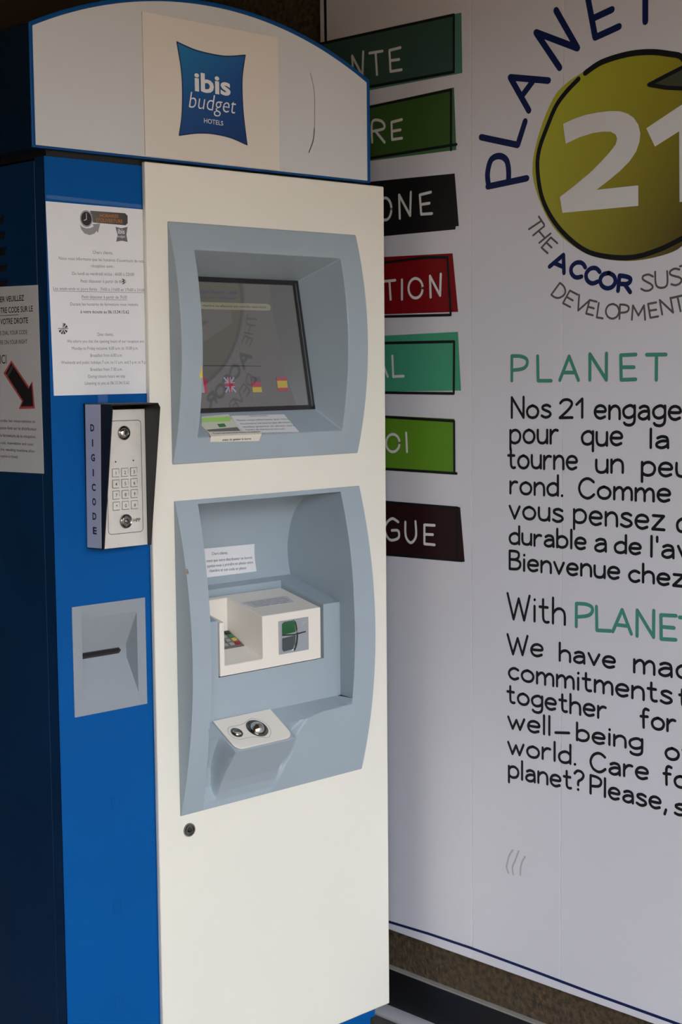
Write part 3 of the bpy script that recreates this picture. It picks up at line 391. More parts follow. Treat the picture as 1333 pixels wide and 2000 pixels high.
lg = prism('logo_plate', [(p0[0], -.0114, 1.9085), (.3, -.0114, 1.9345), (.42, -.0114, 1.9270), (p1[0], -.0114, 1.9085), (p2[0], -.0114, 1.6825), (p3[0], -.0114, 1.6825)] if False else [(.1784, -.0114, 1.9085), (.4668, -.0114, 1.9075), (.4672, -.0114, 1.6822), (.1790, -.0114, 1.6828)], (0, .0018, 0), M['plate'], kx, label='warm white sign plate with blue cushion logo')
cg = grad_mat('cushion_print', (.008, .17, .38), (.003, .028, .135), (.45, 0, -.89), -1.71, -1.51, .3, c2=(.004, .068, .25))
cpts = smooth_pts(D['logo'][0:5])[:-1] + smooth_pts(D['logo'][4:9])[:-1] + smooth_pts(D['logo'][8:13])[:-1] + smooth_pts(D['logo'][12:] + [D['logo'][0]])[:-1]
poly('cushion_emblem', [(p.x, p.y) for p in cpts], FRONT(-.0118), cg, lg)
strokes_obj('cushion_edge', [[tuple(p) for p in cpts] + [tuple(cpts[0])]], .0022, FRONT(-.0119), mat('cushion_edge_print', (.004, .02, .09), .4), lg)
t = D['logotext']
text_obj('lettering', [('ibis', t[0][0], t[0][1], .0285, .028)], FRONT(-.0121), M['white'], lg, label='bold white word ibis')
text_obj('lettering', [('budget', t[1][0], t[1][1], .0262, -.010, .22)], FRONT(-.0121), M['white'], lg, label='thin slanted white word budget')
text_obj('lettering', [('HOTELS', t[2][0], t[2][1], .0073, .004)], FRONT(-.0121), M['white'], lg, label='small white word HOTELS')
# cream door, with the two openings cut in the sheet
DX0, DX1, DZ0, DZ1, DY = .1785, .7262, .109, 1.6740, -.010
def ring_plate(y0, y1, xs, zs, holes):
    vs, fs = [], []; g = {}
    def V(x, y, z):
        k = (round(x, 5), round(y, 5), round(z, 5))
        if k not in g: g[k] = len(vs); vs.append((x, y, z))
        return g[k]
    inside = lambda i, j: any(h[0] - 1e-6 <= xs[i] and xs[i+1] <= h[1] + 1e-6 and h[2] - 1e-6 <= zs[j] and zs[j+1] <= h[3] + 1e-6 for h in holes)
    nx, nz = len(xs) - 1, len(zs) - 1; solid = lambda i, j: 0 <= i < nx and 0 <= j < nz and not inside(i, j)
    for i in range(nx):
        for j in range(nz):
            if not solid(i, j): continue
            a, b, c, d = xs[i], xs[i+1], zs[j], zs[j+1]
            for y in (y0, y1): fs.append((V(a, y, c), V(b, y, c), V(b, y, d), V(a, y, d)))
            if not solid(i-1, j): fs.append((V(a, y0, c), V(a, y1, c), V(a, y1, d), V(a, y0, d)))
            if not solid(i+1, j): fs.append((V(b, y0, c), V(b, y1, c), V(b, y1, d), V(b, y0, d)))
            if not solid(i, j-1): fs.append((V(a, y0, c), V(b, y0, c), V(b, y1, c), V(a, y1, c)))
            if not solid(i, j+1): fs.append((V(a, y0, d), V(b, y0, d), V(b, y1, d), V(a, y1, d)))
    return fix(mesh(vs, fs))
door = link('door', ring_plate(DY, -.0002, [DX0, .232, .640, DX1], [DZ0, .60, 1.119, 1.195, 1.57, DZ1], [(.232, .640, .60, 1.119), (.232, .640, 1.195, 1.57)]), M['cream'], kx, bevel=.0022, label='cream painted front door')
lathe('door_lock', [(.0115, -.001), (.0115, .003), (.010, .005), (.0075, .005), (.007, .0035), (.0045, .0035), (.004, .0048), (.001, .0048)], (.2415, DY, .5612), (0, -1, 0), M['dchrome'], door)
lathe('lock_core', [(.0042, .0), (.0042, .0052), (.003, .0057), (.0008, .0057)], (.2415, DY, .5612), (0, -1, 0), M['black'], door)
# cut the cabinet open behind the recesses: rebuild it as a shell of boxes
cab.data = (lambda me: (me.transform(Matrix.Translation(-OFF[kx.name])), me.materials.append(M['navy']), me)[2])(box_me((XL + .0015, .20, .0042, DP, .09, 1.664), (.66, XR - .002, .0042, DP, .09, 1.664), (.20, .66, .17, DP, .09, 1.664), (.20, .66, .0042, .17, .09, .585), (.20, .66, .0042, .17, 1.585, 1.664), (.20, .66, .0042, .17, 1.125, 1.18)))
for o in [q for q in kx.children if q.name.startswith('front_strip')][1:]: bpy.data.objects.remove(o)
fs2 = link('front_strip', box_me((.1785, .232, .0005, .004, .09, 1.668), (.640, XR, .0005, .004, .09, 1.668), (.232, .640, .0005, .004, .09, .60), (.232, .640, .0005, .004, 1.119, 1.195), (.232, .640, .0005, .004, 1.57, 1.668)), M['blue'], kx)

def bowf(z0, z1, y0, pk):
    def f(z):
        t = (z - (z0+z1)/2) / ((z1-z0)/2); return y0 + (pk - y0) * (1 - t*t)
    return f
class Grid:
    def __init__(s): s.v = []; s.f = []; s.k = {}
    def V(s, p):
        k = tuple(round(c, 5) for c in p)
        if k not in s.k: s.k[k] = len(s.v); s.v.append(tuple(p))
        return s.k[k]
    def quad(s, *p):
        q = [s.V(x) for x in p]; q = [x for i, x in enumerate(q) if x not in q[:i]]
        if len(q) > 2: s.f.append(tuple(q))
    def strip(s, A_, B_):
        for i in range(len(A_) - 1): s.quad(A_[i], A_[i+1], B_[i+1], B_[i])
# ---- screen surround: bowed frame, tapering reveals
b1 = bowf(1.184, 1.5815, -.0125, -.042)
X0, X1 = .2215, .6505; OL, OR_, OT, OB = .2660, .6005, 1.5370, 1.2270
SL, SR, STY, STZ, SBY, SBZ = .279, .580, .071, 1.500, .028, 1.266
g = Grid(); Z = [1.184 + (1.5815 - 1.184) * i / 40 for i in range(41)]; Z = sorted(set([round(z, 5) for z in Z if abs(z - OT) > .004 and abs(z - OB) > .004] + [OT, OB]))
row = lambda z, xs: [(x, b1(z), z) for x in xs]
for i in range(len(Z) - 1):
    za, zb = Z[i], Z[i+1]
    xs = [X0, OL, OR_, X1]
    for j in range(3):
        if j == 1 and za >= OB - 1e-6 and zb <= OT + 1e-6: continue
        g.quad((xs[j], b1(za), za), (xs[j+1], b1(za), za), (xs[j+1], b1(zb), zb), (xs[j], b1(zb), zb))
    for x in (X0, X1): g.quad((x, -.0102, za), (x, b1(za), za), (x, b1(zb), zb), (x, -.0102, zb))
for z in (1.184, 1.5815): g.quad((X0, b1(z), z), (OL, b1(z), z), (OL, -.0102, z), (X0, -.0102, z)); g.quad((OL, b1(z), z), (OR_, b1(z), z), (OR_, -.0102, z), (OL, -.0102, z)); g.quad((OR_, b1(z), z), (X1, b1(z), z), (X1, -.0102, z), (OR_, -.0102, z))
zz = [z for z in Z if OB - 1e-6 <= z <= OT + 1e-6]
def scr(x, s): return (x, SBY + (STY - SBY) * s, SBZ + (STZ - SBZ) * s)
for xo, xi in ((OL, SL), (OR_, SR)):
    for i in range(len(zz) - 1):
        s0, s1 = (zz[i] - OB) / (OT - OB), (zz[i+1] - OB) / (OT - OB)
        g.quad((xo, b1(zz[i]), zz[i]), (xo, b1(zz[i+1]), zz[i+1]), scr(xi, s1), scr(xi, s0))
g.quad((OL, b1(OT), OT), (OR_, b1(OT), OT), scr(SR, 1), scr(SL, 1)); g.quad((OL, b1(OB), OB), (OR_, b1(OB), OB), scr(SR, 0), scr(SL, 0))
link('screen_surround', fix(mesh(g.v, g.f)), M['grey'], kx, bevel=.0022, seg=3, label='bowed blue-grey surround of the screen')
# ---- touch screen, tilted back in the recess
ev = Vector((0, STY - SBY, STZ - SBZ)).normalized(); nn = Vector((1, 0, 0)).cross(ev); SO = Vector((SL, STY, STZ))
SP = lambda d: plane3(SO + nn * d, (1, 0, 0), ev)
def on_scr(name, pts, d0, th, m, parent, **k): P = SP(d0); return prism(name, [P(*p) for p in pts], nn * th, m, parent, **k)
H_ = .2380; W_ = .301
scn = on_scr('touch_screen', [(0, 0), (W_, 0), (W_, -H_), (0, -H_)], -.0025, .002, M['lcd'], kx, label='dark glossy touch screen')
fr_ = [(0, 0, W_, -.0085), (0, -H_ + .008, W_, -H_), (0, 0, .0095, -H_), (W_ - .0125, 0, W_, -H_)]
vs, fs = [], []
for a, b, c, d in fr_:
    P = SP(0); k = len(vs); q = [P(a, b), P(c, b), P(c, d), P(a, d)]; vs += [p - nn * .001 for p in q] + [p + nn * .002 for p in q]
    fs += [(k+4, k+5, k+6, k+7)] + [(k+i, k+(i+1) % 4, k+4+(i+1) % 4, k+4+i) for i in range(4)]
link('screen_frame', mesh(vs, fs), M['black'], scn)
me_pts = [(.0095, -.0085), (W_ - .0095, -.0085), (W_ - .0095, -H_ + .0085), (.0095, -H_ + .0085), (.0095, -.0085)]
strokes_obj('frame_trim', [[(W_ - .0075, -.006), (W_ - .0068, -H_ + .006)]], .0007, SP(.0023), M['silver'], scn)
E1 = SP(.0003)
text_obj('display_text', [('ibis budget Hotel F : 5586', (.045, -.0285), (.1532, -.0285), .0055), ('Bienvenue - Welcome', (.06, -.0375), (.150, -.0375), .0035)], E1, M['lcdblue'], scn)
strokes_obj('display_button', [[(.02, -.0505), (.221, -.0505)]], .0125, E1, M['lcdbar'], scn)
text_obj('display_text', [('Retirez votre chambre ou effectuez une nouvelle réservation', (.026, -.0522), (.216, -.0522), .0036)], SP(.0005), M['lcddark'], scn)
strokes_obj('display_line', [[(.012, -.155), (.186, -.1573)]], .0012, E1, M['lcddark'], scn)
def rects(name, rs, m, d=.0005):
    P = SP(d); vs = []; fs = []
    for a, b, c, e in rs: k = len(vs); vs += [P(a, b), P(c, b), P(c, e), P(a, e)]; fs.append((k, k+1, k+2, k+3))
    return link(name, mesh(vs, fs), m, scn)
(a, b), (c, e) = D['fuk']
rects('flag', [(a, b, c, e)], M['sblue'], .0003).__setitem__('label', 'British flag button')
strokes_obj('flag_stripe', [[(a + .001, b - .001), (c - .001, e + .001)], [(a + .001, e + .001), (c - .001, b - .001)]], .0035, SP(.0004), M['swhite'], scn)
rects('flag_stripe', [((a+c)/2 - .0040, b, (a+c)/2 + .0040, e), (a, (b+e)/2 + .0045, c, (b+e)/2 - .0045)], M['swhite'], .0005)
rects('flag_stripe', [((a+c)/2 - .0022, b, (a+c)/2 + .0022, e), (a, (b+e)/2 + .0027, c, (b+e)/2 - .0027)], M['sred'], .0006)
(a, b), (c, e) = D['fde']; t3 = (e - b) / 3
rects('flag', [(a, b, c, b + t3)], M['sblk']).__setitem__('label', 'German flag button')
rects('flag_stripe', [(a, b + t3, c, b + 2*t3)], M['sred']); rects('flag_stripe', [(a, b + 2*t3, c, e)], M['syel'])
(a, b), (c, e) = D['fes']; t4 = (e - b) / 4
rects('flag', [(a, b, c, b + t4), (a, b + 3*t4, c, e)], M['sred']).__setitem__('label', 'Spanish flag button'); rects('flag_stripe', [(a, b + t4, c, b + 3*t4)], M['syel'])
(a, b), (c, e) = D['ffr']; rects('flag', [(c - .024, b, c - .016, e)], M['sblue']).__setitem__('label', 'French flag button'); rects('flag_stripe', [(c - .016, b, c - .008, e)], M['swhite']); rects('flag_stripe', [(c - .008, b, c, e)], M['sred'])
poly('yellow_sticker', [(-.2648, 1.345), (-.2670, 1.3465), (-.2660, 1.338), (-.2675, 1.328), (-.2640, 1.330)] and [(.2600, 1.347), (.2630, 1.343), (.2640, 1.336), (.2655, 1.328), (.2600, 1.325), (.2580, 1.331), (.2615, 1.338)], lambda u, z: Vector((u, b1(z) - .0004, z)), M['yellow'], kx)

# ---- service surround: bowed frame with deep curved niche above, shelf scoop below
b2 = bowf(.589, 1.123, -.0125, -.052)
Y0, Y1 = .2235, .6530; ZS = .737
def lerp(tab, z):
    if z <= tab[0][0]: return tab[0][1]
    for (a, p), (b, q) in zip(tab, tab[1:]):
        if z <= b: return p + (q - p) * (z - a) / (b - a)
    return tab[-1][1]
xl2 = lambda z: lerp([(.589, .2725), (.66, .267), (.74, .2635), (.89, .2644), (1.0, .266), (1.116, .2705)], z); xr2 = lambda z: lerp([(.72, .5995), (.9, .600), (1.02, .603), (1.116, .603)], z)
OT2 = 1.1155
ledge = lambda y: .9115 + (y + .005) * (.039 / .1333)
NX0, NX1, MYB, YF = .268, .6055, .1090, -.0065
MX0, MX1, MZ0 = .3150, .5640, .8120
zt = round(ledge(YF), 5); zmb = round(ledge(MYB), 5)
# niche profile (y, z) from the front rim at the top, back over the curved wall, down to the ledge
prof = [(round(p[0], 5), round(p[1], 5)) for p in smooth_pts([Vector(p) for p in ((b2(OT2), OT2), (.035, 1.1115), (.073, 1.1035), (.104, 1.0855), (.124, 1.0545), (.1335, 1.0205), (.136, .997), (.133, .969), (.1283, .9505))], k=4)]
def prof_y(z): # back limit of the niche at height z
    if z >= .9505 - 1e-7:
        for (ya, za), (yb, zb) in zip(prof, prof[1:]):
            if zb - 1e-7 <= z <= za + 1e-7: return ya + (yb - ya) * (za - z) / (za - zb)
        return prof[0][0]
    if z >= zt - 1e-7: return -.005 + (z - .9115) * (.1333 / .039)
    return YF
keep = [ZS, MZ0, zt, zmb, .9505, OT2, 1.123] + [p[1] for p in prof]
Z = sorted(set(keep + [round(ZS + (1.123 - ZS) * i / 36, 5) for i in range(37) if not (zt - .002 < ZS + (1.123 - ZS) * i / 36 < .952) and min(abs(ZS + (1.123 - ZS) * i / 36 - k) for k in keep) > .003]))
g = Grid()
for i in range(len(Z) - 1):
    za, zb = Z[i], Z[i+1]
    for x, X in ((Y0, xl2), (Y1, xr2)): g.quad((x, b2(za), za), (X(za), b2(za), za), (X(zb), b2(zb), zb), (x, b2(zb), zb)); g.quad((x, -.0102, za), (x, b2(za), za), (x, b2(zb), zb), (x, -.0102, zb))
    if za >= OT2 - 1e-6: g.quad((xl2(za), b2(za), za), (xr2(za), b2(za), za), (xr2(zb), b2(zb), zb), (xl2(zb), b2(zb), zb))
z = 1.123; g.quad((Y0, b2(z), z), (xl2(z), b2(z), z), (xl2(z), -.0102, z), (Y0, -.0102, z)); g.quad((xl2(z), b2(z), z), (xr2(z), b2(z), z), (xr2(z), -.0102, z), (xl2(z), -.0102, z)); g.quad((xr2(z), b2(z), z), (Y1, b2(z), z), (Y1, -.0102, z), (xr2(z), -.0102, z))
zs_ = [z for z in Z if z <= OT2 + 1e-7]
def SW(X, xn, z): return (X(z), b2(z), z) if z > OT2 - 1e-7 else (xn, prof_y(z), z)
up = [z for z in zs_ if z >= .9505 - 1e-7]
for za, zb in zip(up, up[1:]): g.quad(SW(xl2, NX0, za), SW(xr2, NX1, za), SW(xr2, NX1, zb), SW(xl2, NX0, zb))
for X, xn in ((xl2, NX0), (xr2, NX1)):
    for za, zb in zip(zs_, zs_[1:]): g.quad((X(za), b2(za), za), (X(zb), b2(zb), zb), SW(X, xn, zb), SW(X, xn, za))
# ledge and block face, leaving the module bay open (x MX0..MX1, z from MZ0)
def P2(x, y): return (x, y, ledge(y))
g.quad(P2(NX0, YF), P2(MX0, YF), P2(MX0, MYB), P2(NX0, MYB)); g.quad(P2(MX1, YF), P2(NX1, YF), P2(NX1, MYB), P2(MX1, MYB))
g.quad(P2(NX0, MYB), P2(MX0, MYB), (MX0, .1283, .9505), (NX0, .1283, .9505)); g.quad(P2(MX0, MYB), P2(MX1, MYB), (MX1, .1283, .9505), (MX0, .1283, .9505)); g.quad(P2(MX1, MYB), P2(NX1, MYB), (NX1, .1283, .9505), (MX1, .1283, .9505))
f_ = lambda x, z: (x, YF, z)
low = [z for z in zs_ if z <= zt + 1e-7]
for za, zb in zip(low, low[1:]):
    g.quad(f_(NX0, za), f_(MX0, za), f_(MX0, zb), f_(NX0, zb)); g.quad(f_(MX1, za), f_(NX1, za), f_(NX1, zb), f_(MX1, zb))
    if zb <= MZ0 + 1e-7: g.quad(f_(MX0, za), f_(MX1, za), f_(MX1, zb), f_(MX0, zb))
# inner walls of the bay
for x in (MX0, MX1): g.quad(f_(x, MZ0), f_(x, zt), P2(x, MYB), (x, MYB, MZ0))
g.quad((MX0, MYB, MZ0), (MX1, MYB, MZ0), P2(MX1, MYB), P2(MX0, MYB)); g.quad(f_(MX0, MZ0), f_(MX1, MZ0), (MX1, MYB, MZ0), (MX0, MYB, MZ0))
sur = link('service_surround', fix(mesh(g.v, g.f)), M['grey'], kx, bevel=.002, seg=3, label='bowed blue-grey surround with deep niche')
# lower part: one height field (shelf floor, trackball tongue, scoop)
def sstep(a, b, x): t = min(1, max(0, (x - a) / (b - a))); return t * t * (3 - 2 * t)
SC = [(.589, .425), (.5995, .4320), (.6313, .4470), (.6623, .4630), (.69, .4690), (.7, .4740), (.7156, .4900), (.7205, .508), (.7241, .5300), (.7262, .5995), (.737, .5995)]
def height(x, z):
    B = b2(z); xR = lerp(SC, z); xLz = xl2(z)
    # inner surface: shelf floor running forward and down, then the scoop wall behind
    kf = lerp([(.43, 1.6), (.489, 1.62), (.529, 2.77), (.6, 3.2)], x); fl = YF - (ZS - z) * kf
    deep = lerp([(.589, -.0125), (.603, -.013), (.625, -.004), (.66, -.008), (.69, -.020), (.7262, -.039)], z)
    inn = max(fl, min(deep, -.0) if z < .716 else lerp([(.7156, -.041), (.73, -.045)], z))
    # tongue
    s = (ZS - z) / .040
    top = YF - (ZS - z) * 1.60
    front = lerp([(.589, -.0125), (.600, -.0135), (.615, -.018), (.632, -.026), (.66, -.045), (.69, -.0675), (.6955, -.0715)], z)
    tg = max(top, front) if z > .6955 else front
    tl, tr = .2945 + .004 * (1 - sstep(.6, .69, z)), .4330 - .004 * (1 - sstep(.6, .69, z))
    m = sstep(tl - .003, tl + .003, x) * (1 - sstep(tr - .001, tr + .022, x))
    inn2 = inn * (1 - m) + min(tg, inn) * m
    # blend to the bowed face
    mr = 1 - sstep(xR - .012, xR + .002, x); ml = sstep(xLz - .0012, xLz + .0012, x)
    k = mr * ml
    v = B * (1 - k) + inn2 * k
    if z >= .7262 and x > .43: v = max(fl, B) if x < .5995 else B
    return v
xs = []; x = Y0
while x < Y1: xs.append(x); x += .0013 if .262 < x < .30 else .0022
xs.append(Y1); zs = [.589 + (ZS - .589) * i / 104 for i in range(105)]
vs = [(x, height(x, z), z) for z in zs for x in xs]; nxn = len(xs); fs = [(j*nxn+i, j*nxn+i+1, (j+1)*nxn+i+1, (j+1)*nxn+i) for j in range(len(zs)-1) for i in range(nxn-1)]
k = len(vs); vs += [(x, -.0102, z) for z in zs for x in (Y0, Y1)]
for j in range(len(zs)-1): fs.append((k+2*j, j*nxn, (j+1)*nxn, k+2*j+2)); fs.append((k+2*j+1, k+2*j+3, (j+1)*nxn+nxn-1, j*nxn+nxn-1))
k2 = len(vs); vs += [(x, -.0102, .589) for x in xs]; fs += [(k2+i, k2+i+1, i+1, i) for i in range(nxn-1)]
link('shelf_scoop', fix(mesh(vs, fs)), M['grey'], kx, smooth=38, label='blue-grey scoop with trackball tongue')
lathe('paint_chip', [(.0035, 0), (.003, .0008), (.0005, .001)], (Y0 - .0002, -.043, 1.0085), (-1, 0, 0), M['brown'], kx, n=7) if False else poly('paint_chip', [(.2240, 1.0130), (.2270, 1.0120), (.2290, 1.0060), (.2262, 1.0030), (.2236, 1.0050)], lambda u, z: Vector((u, b2(z) - .0004, z)), M['brown'], kx)

# ---- reader module (ivory): card reader housing on the right, keypad well on the left
mp = []
def Vm(x, y, dz=0): return (x, y, ledge(y) - .0015 + dz)
WX0, WX1 = .3285, .4150; g = Grid(); a0, a1 = .3180, .5555; yf = -.0085; yb = .1010; wb = .0890
zt2 = lambda y: ledge(y) - .0035 - (y + .0085) * .055
F_ = lambda x, z, y=yf: (x, y, z)
Tm = lambda x, y: (x, y, zt2(y))
zb2 = MZ0 + .0018
# top faces
g.quad(Tm(WX1, yf), Tm(a1, yf), Tm(a1, wb), Tm(WX1, wb)); g.quad(Tm(a0, wb), Tm(WX0, wb), Tm(WX0, yb), Tm(a0, yb)); g.quad(Tm(WX0, wb), Tm(WX1, wb), Tm(WX1, yb), Tm(WX0, yb)); g.quad(Tm(WX1, wb), Tm(a1, wb), Tm(a1, yb), Tm(WX1, yb)); g.quad(Tm(a0, yf), Tm(WX0, yf), Tm(WX0, wb), Tm(a0, wb))
# front faces
wz = .8310
g.quad(F_(a0, zb2), F_(WX0, zb2), F_(WX0, wz), F_(a0, wz)); g.quad(F_(a0, wz), F_(WX0, wz), F_(WX0, zt2(yf)), F_(a0, zt2(yf))); g.quad(F_(WX0, zb2), F_(WX1, zb2), F_(WX1, wz), F_(WX0, wz)); g.quad(F_(WX1, zb2), F_(a1, zb2), F_(a1, wz), F_(WX1, wz)); g.quad(F_(WX1, wz), F_(a1, wz), F_(a1, zt2(yf)), F_(WX1, zt2(yf)))
# outer sides
for x in (a0, a1): g.quad(F_(x, zb2), F_(x, wz), F_(x, zt2(yf)), Tm(x, wb), Tm(x, yb), (x, yb, zb2))
g.quad((a0, yb, zb2), (a1, yb, zb2), Tm(a1, yb), Tm(WX1, yb), Tm(WX0, yb), Tm(a0, yb))
# well: sloping floor, walls
q1, q2 = (.040, .8470), (wb, .8660)
for x in (WX0, WX1): g.quad(F_(x, wz), (x, q1[0], q1[1]), (x, q2[0], q2[1]), Tm(x, wb), F_(x, zt2(yf)))
g.quad(F_(WX0, wz), F_(WX1, wz), (WX1, *q1), (WX0, *q1)); g.quad((WX0, *q1), (WX1, *q1), (WX1, *q2), (WX0, *q2)); g.quad((WX0, *q2), (WX1, *q2), Tm(WX1, wb), Tm(WX0, wb))
mod = link('reader_module', fix(mesh(g.v, g.f)), M['ivory'], kx, bevel=.0018, seg=3, label='ivory housing for card reader and keypad')
kp_ = plane3((WX0, q1[0] + .001, q1[1] + .0012), (1, 0, 0), (0, q2[0] - q1[0], q2[1] - q1[1] + .006))
kn = Vector((1, 0, 0)).cross(Vector((0, q2[0] - q1[0], q2[1] - q1[1] + .006)).normalized())
prism('pin_pad', [kp_(.001, 0), kp_(.0855, 0), kp_(.0855, .049), kp_(.001, .049)], kn * .0012, mat('pin_pad_metal', (.20, .19, .18), .4, metal=.5), mod)
for i in range(4):
    for j in range(4):
        m_ = M['black'] if j < 3 else (M['red'], M['yellow'], M['dgreen'], M['black'])[i]
        u, v = .030 + j * .014 - .0 + 0, .006 + i * .011
        prism('pin_key', [kp_(u, v) + kn * .0012, kp_(u + .0095, v) + kn * .0012, kp_(u + .0095, v + .007) + kn * .0012, kp_(u, v + .007) + kn * .0012], kn * .0015, M['silver'] if j < 3 else m_, mod)
# card reader
cr_ = box('card_reader', (.4520, .5235, yf - .0020, yf - .0001, .8335, .8935), M['silver'], kx, bevel=.001, label='silver card reader with green window')
y2 = yf - .0023
poly('reader_window', [(.4590, .8685), (.4585, .8880), (.4640, .8915), (.4850, .8915), (.4895, .886), (.4915, .8700)], FRONT(y2), M['green'], cr_)
poly('reader_window', [(.4590, .8625), (.4915, .8640), (.4905, .8480), (.4870, .8395), (.4620, .8380), (.4585, .8420)], FRONT(y2), M['dgrey'], cr_)
strokes_obj('reader_slot', [[(.4592, .8680), (.487, .8655), (.5150, .8675)]], .0024, FRONT(y2 - .0002), M['black'], cr_)
vs, fs = [], []
crv = smooth_pts([Vector(p) for p in ((.4850, .8925), (.4905, .886), (.4935, .868), (.4935, .858), (.4910, .846), (.4860, .8370))], k=4)
for i, p in enumerate(crv):
    vs += [(p.x - .0012, y2 + .001, p.y), (p.x, y2 - .0035, p.y), (p.x + .0025, y2 + .001, p.y)]
    if i: k = 3*i; fs += [(k-3, k-2, k+1, k), (k-2, k-1, k+2, k+1)]
link('reader_ridge', mesh(vs, fs), M['chrome'], cr_, smooth=60)
strokes_obj('card_symbol', [[(.509, .8795), (.508, .8800), (.511, .8850), (.5165, .8855)]], .0006, FRONT(yf - .0022), M['white'], cr_)
# ---- trackball plate
PN = Vector((0, -1.6, -1)).normalized(); TO = Vector((.3645, YF, ZS)); PP = plane3(TO, (1, 0, 0), PN); pn = Vector((1, 0, 0)).cross(-PN)
pn = pn if pn.z > 0 else -pn
def rrect(x0, x1, y0, y1, r, corners): 
    out = []
    for (cx_, cy_, a), rd in zip(((x1, y1, 0), (x0, y1, 90), (x0, y0, 180), (x1, y0, 270)), corners):
        if not rd: out.append((cx_, cy_)); continue
        ox = cx_ - r if cx_ == x1 else cx_ + r; oy = cy_ - r if cy_ == y1 else cy_ + r
        out += [(ox + r * math.cos(math.radians(a + 90 * t / 6)), oy + r * math.sin(math.radians(a + 90 * t / 6))) for t in range(7)]
    return out
pp = rrect(-.0650, .0650, .0008, .0745, .016, (1, 1, 0, 0))
tpl = prism('trackball_plate', [PP(*p) + pn * .0008 for p in pp], pn * .0028, M['ivory'], kx, bevel=.0007, label='ivory plate with trackball and button')
top_ = pn * .0037
def PT(u, v): return PP(u, v) + top_
tb = (.0060, .0390); bt = (-.0395, .0385)
lathe('trackball_ring', [(.0205, 0), (.0205, .0012), (.0190, .0020), (.0160, .0012), (.0150, -.001)], PT(*tb), pn, M['dchrome'], tpl)
lathe('trackball', [(.0001, .0110)] + [(.0145 * math.sin(a), .0145 * math.cos(a) - .0035) for a in [math.radians(8 + 9 * i) for i in range(10)]], PT(*tb), pn, M['chrome'], tpl)
lathe('button_ring', [(.0112, 0), (.0112, .0010), (.0100, .0016), (.0088, .0006)], PT(*bt), pn, M['dchrome'], tpl)
lathe('button', [(.0078, 0), (.0078, .0016), (.0068, .0026), (.0055, .0024), (.0003, .0020)], PT(*bt), pn, M['chrome'], tpl)
gl = []
for a in range(-62, 63, 12): gl.append((tb[0] + .0255 * math.cos(math.radians(a)), tb[1] + .0255 * math.sin(math.radians(a))))
gl += [(.0125 + tb[0] - .008, tb[1] + .0252), (-.016, tb[1] + .0165)]
for a in range(100, 261, 16): gl.append((bt[0] + .0165 * math.cos(math.radians(a)), bt[1] + .0165 * math.sin(math.radians(a))))
gl += [(-.016, tb[1] - .0165), (.0125 + tb[0] - .008, tb[1] - .0252)]
strokes_obj('engraved_line', [[tuple(p) for p in smooth_pts([Vector(p) for p in gl], True, 3)] + [gl[0]]], .0006, lambda u, v: PP(u, v) + pn * .0038, M['greyink'], tpl)

# ---- ticket slot plate on the blue strip
g = Grid(); cx0, cx1, cz0, cz1 = .0235, .1668, .7900, .9675; rx0, rx1, rz0, rz1 = .0408, .1488, .8115, .9460; yp = -.0016; yv = .0245; v0, v1 = .8685, .8905; vx1 = .1445
for xa, xb, za, zb in ((cx0, rx0, cz0, cz1), (rx1, cx1, cz0, cz1), (rx0, rx1, cz0, rz0), (rx0, rx1, rz1, cz1)): g.quad((xa, yp, za), (xb, yp, za), (xb, yp, zb), (xa, yp, zb))
g.quad((rx0, yp, rz1), (rx1, yp, rz1), (vx1, yv, v1), (rx0, yv, v1)); g.quad((rx0, yv, v0), (vx1, yv, v0), (vx1, yv, v1), (rx0, yv, v1)); g.quad((rx0, yp, rz0), (rx1, yp, rz0), (vx1, yv, v0), (rx0, yv, v0))
for xa, xb in ((rx0, rx0), (rx1, vx1)): g.quad((xa, yp, rz0), (xa, yp, rz1), (xb, yv, v1), (xb, yv, v0))
for a, b in (((cx0, cz0), (cx1, cz0)), ((cx1, cz0), (cx1, cz1)), ((cx1, cz1), (cx0, cz1)), ((cx0, cz1), (cx0, cz0))): g.quad((a[0], yp, a[1]), (b[0], yp, b[1]), (b[0], 0, b[1]), (a[0], 0, a[1]))
slp = link('ticket_slot_plate', fix(mesh(g.v, g.f)), M['sgrey'], kx, bevel=.0010, label='grey recessed plate with black slot')
prism('slot', [(.0420, yv - .0015, .8862), (.1290, yv - .0015, .8862), (.1335, yv - .0015, .8815), (.1290, yv - .0015, .8765), (.0420, yv - .0015, .8765)], (0, .0012, 0), M['black'], slp)
prism('slot_lip', [(.0420, yv - .0045, .8815), (.126, yv - .0045, .8815), (.128, yv - .0015, .8845), (.0420, yv - .0015, .8845)], (0, .0005, -.0010), M['matt'], slp)
# front strip needs an opening behind the recess: rebuild with a window, add a dark box behind
st1 = [q for q in kx.children if q.name == 'front_strip'][0]
me = ring_plate(0, .004, [XL, cx0 + .008, cx1 - .008, .1785], [.09, cz0 + .008, cz1 - .008, 1.668], [(cx0 + .008, cx1 - .008, cz0 + .008, cz1 - .008)])
me.transform(Matrix.Translation(-OFF[kx.name])); me.materials.append(M['blue']); me.polygons.foreach_set('use_smooth', [True] * len(me.polygons)); st1.data = me
cab.data = (lambda me: (me.transform(Matrix.Translation(-OFF[kx.name])), me.materials.append(M['navy']), me)[2])(box_me((XL + .0015, .02, .0042, DP, .09, 1.664), (.02, .175, .0042, DP, .09, .78), (.02, .175, .0042, DP, .978, 1.664), (.02, .175, .05, DP, .78, .978), (.175, .20, .0042, DP, .09, 1.664), (.66, XR - .002, .0042, DP, .09, 1.664), (.20, .66, .17, DP, .09, 1.664), (.20, .66, .0042, .17, .09, .585), (.20, .66, .0042, .17, 1.585, 1.664), (.20, .66, .0042, .17, 1.125, 1.18)))
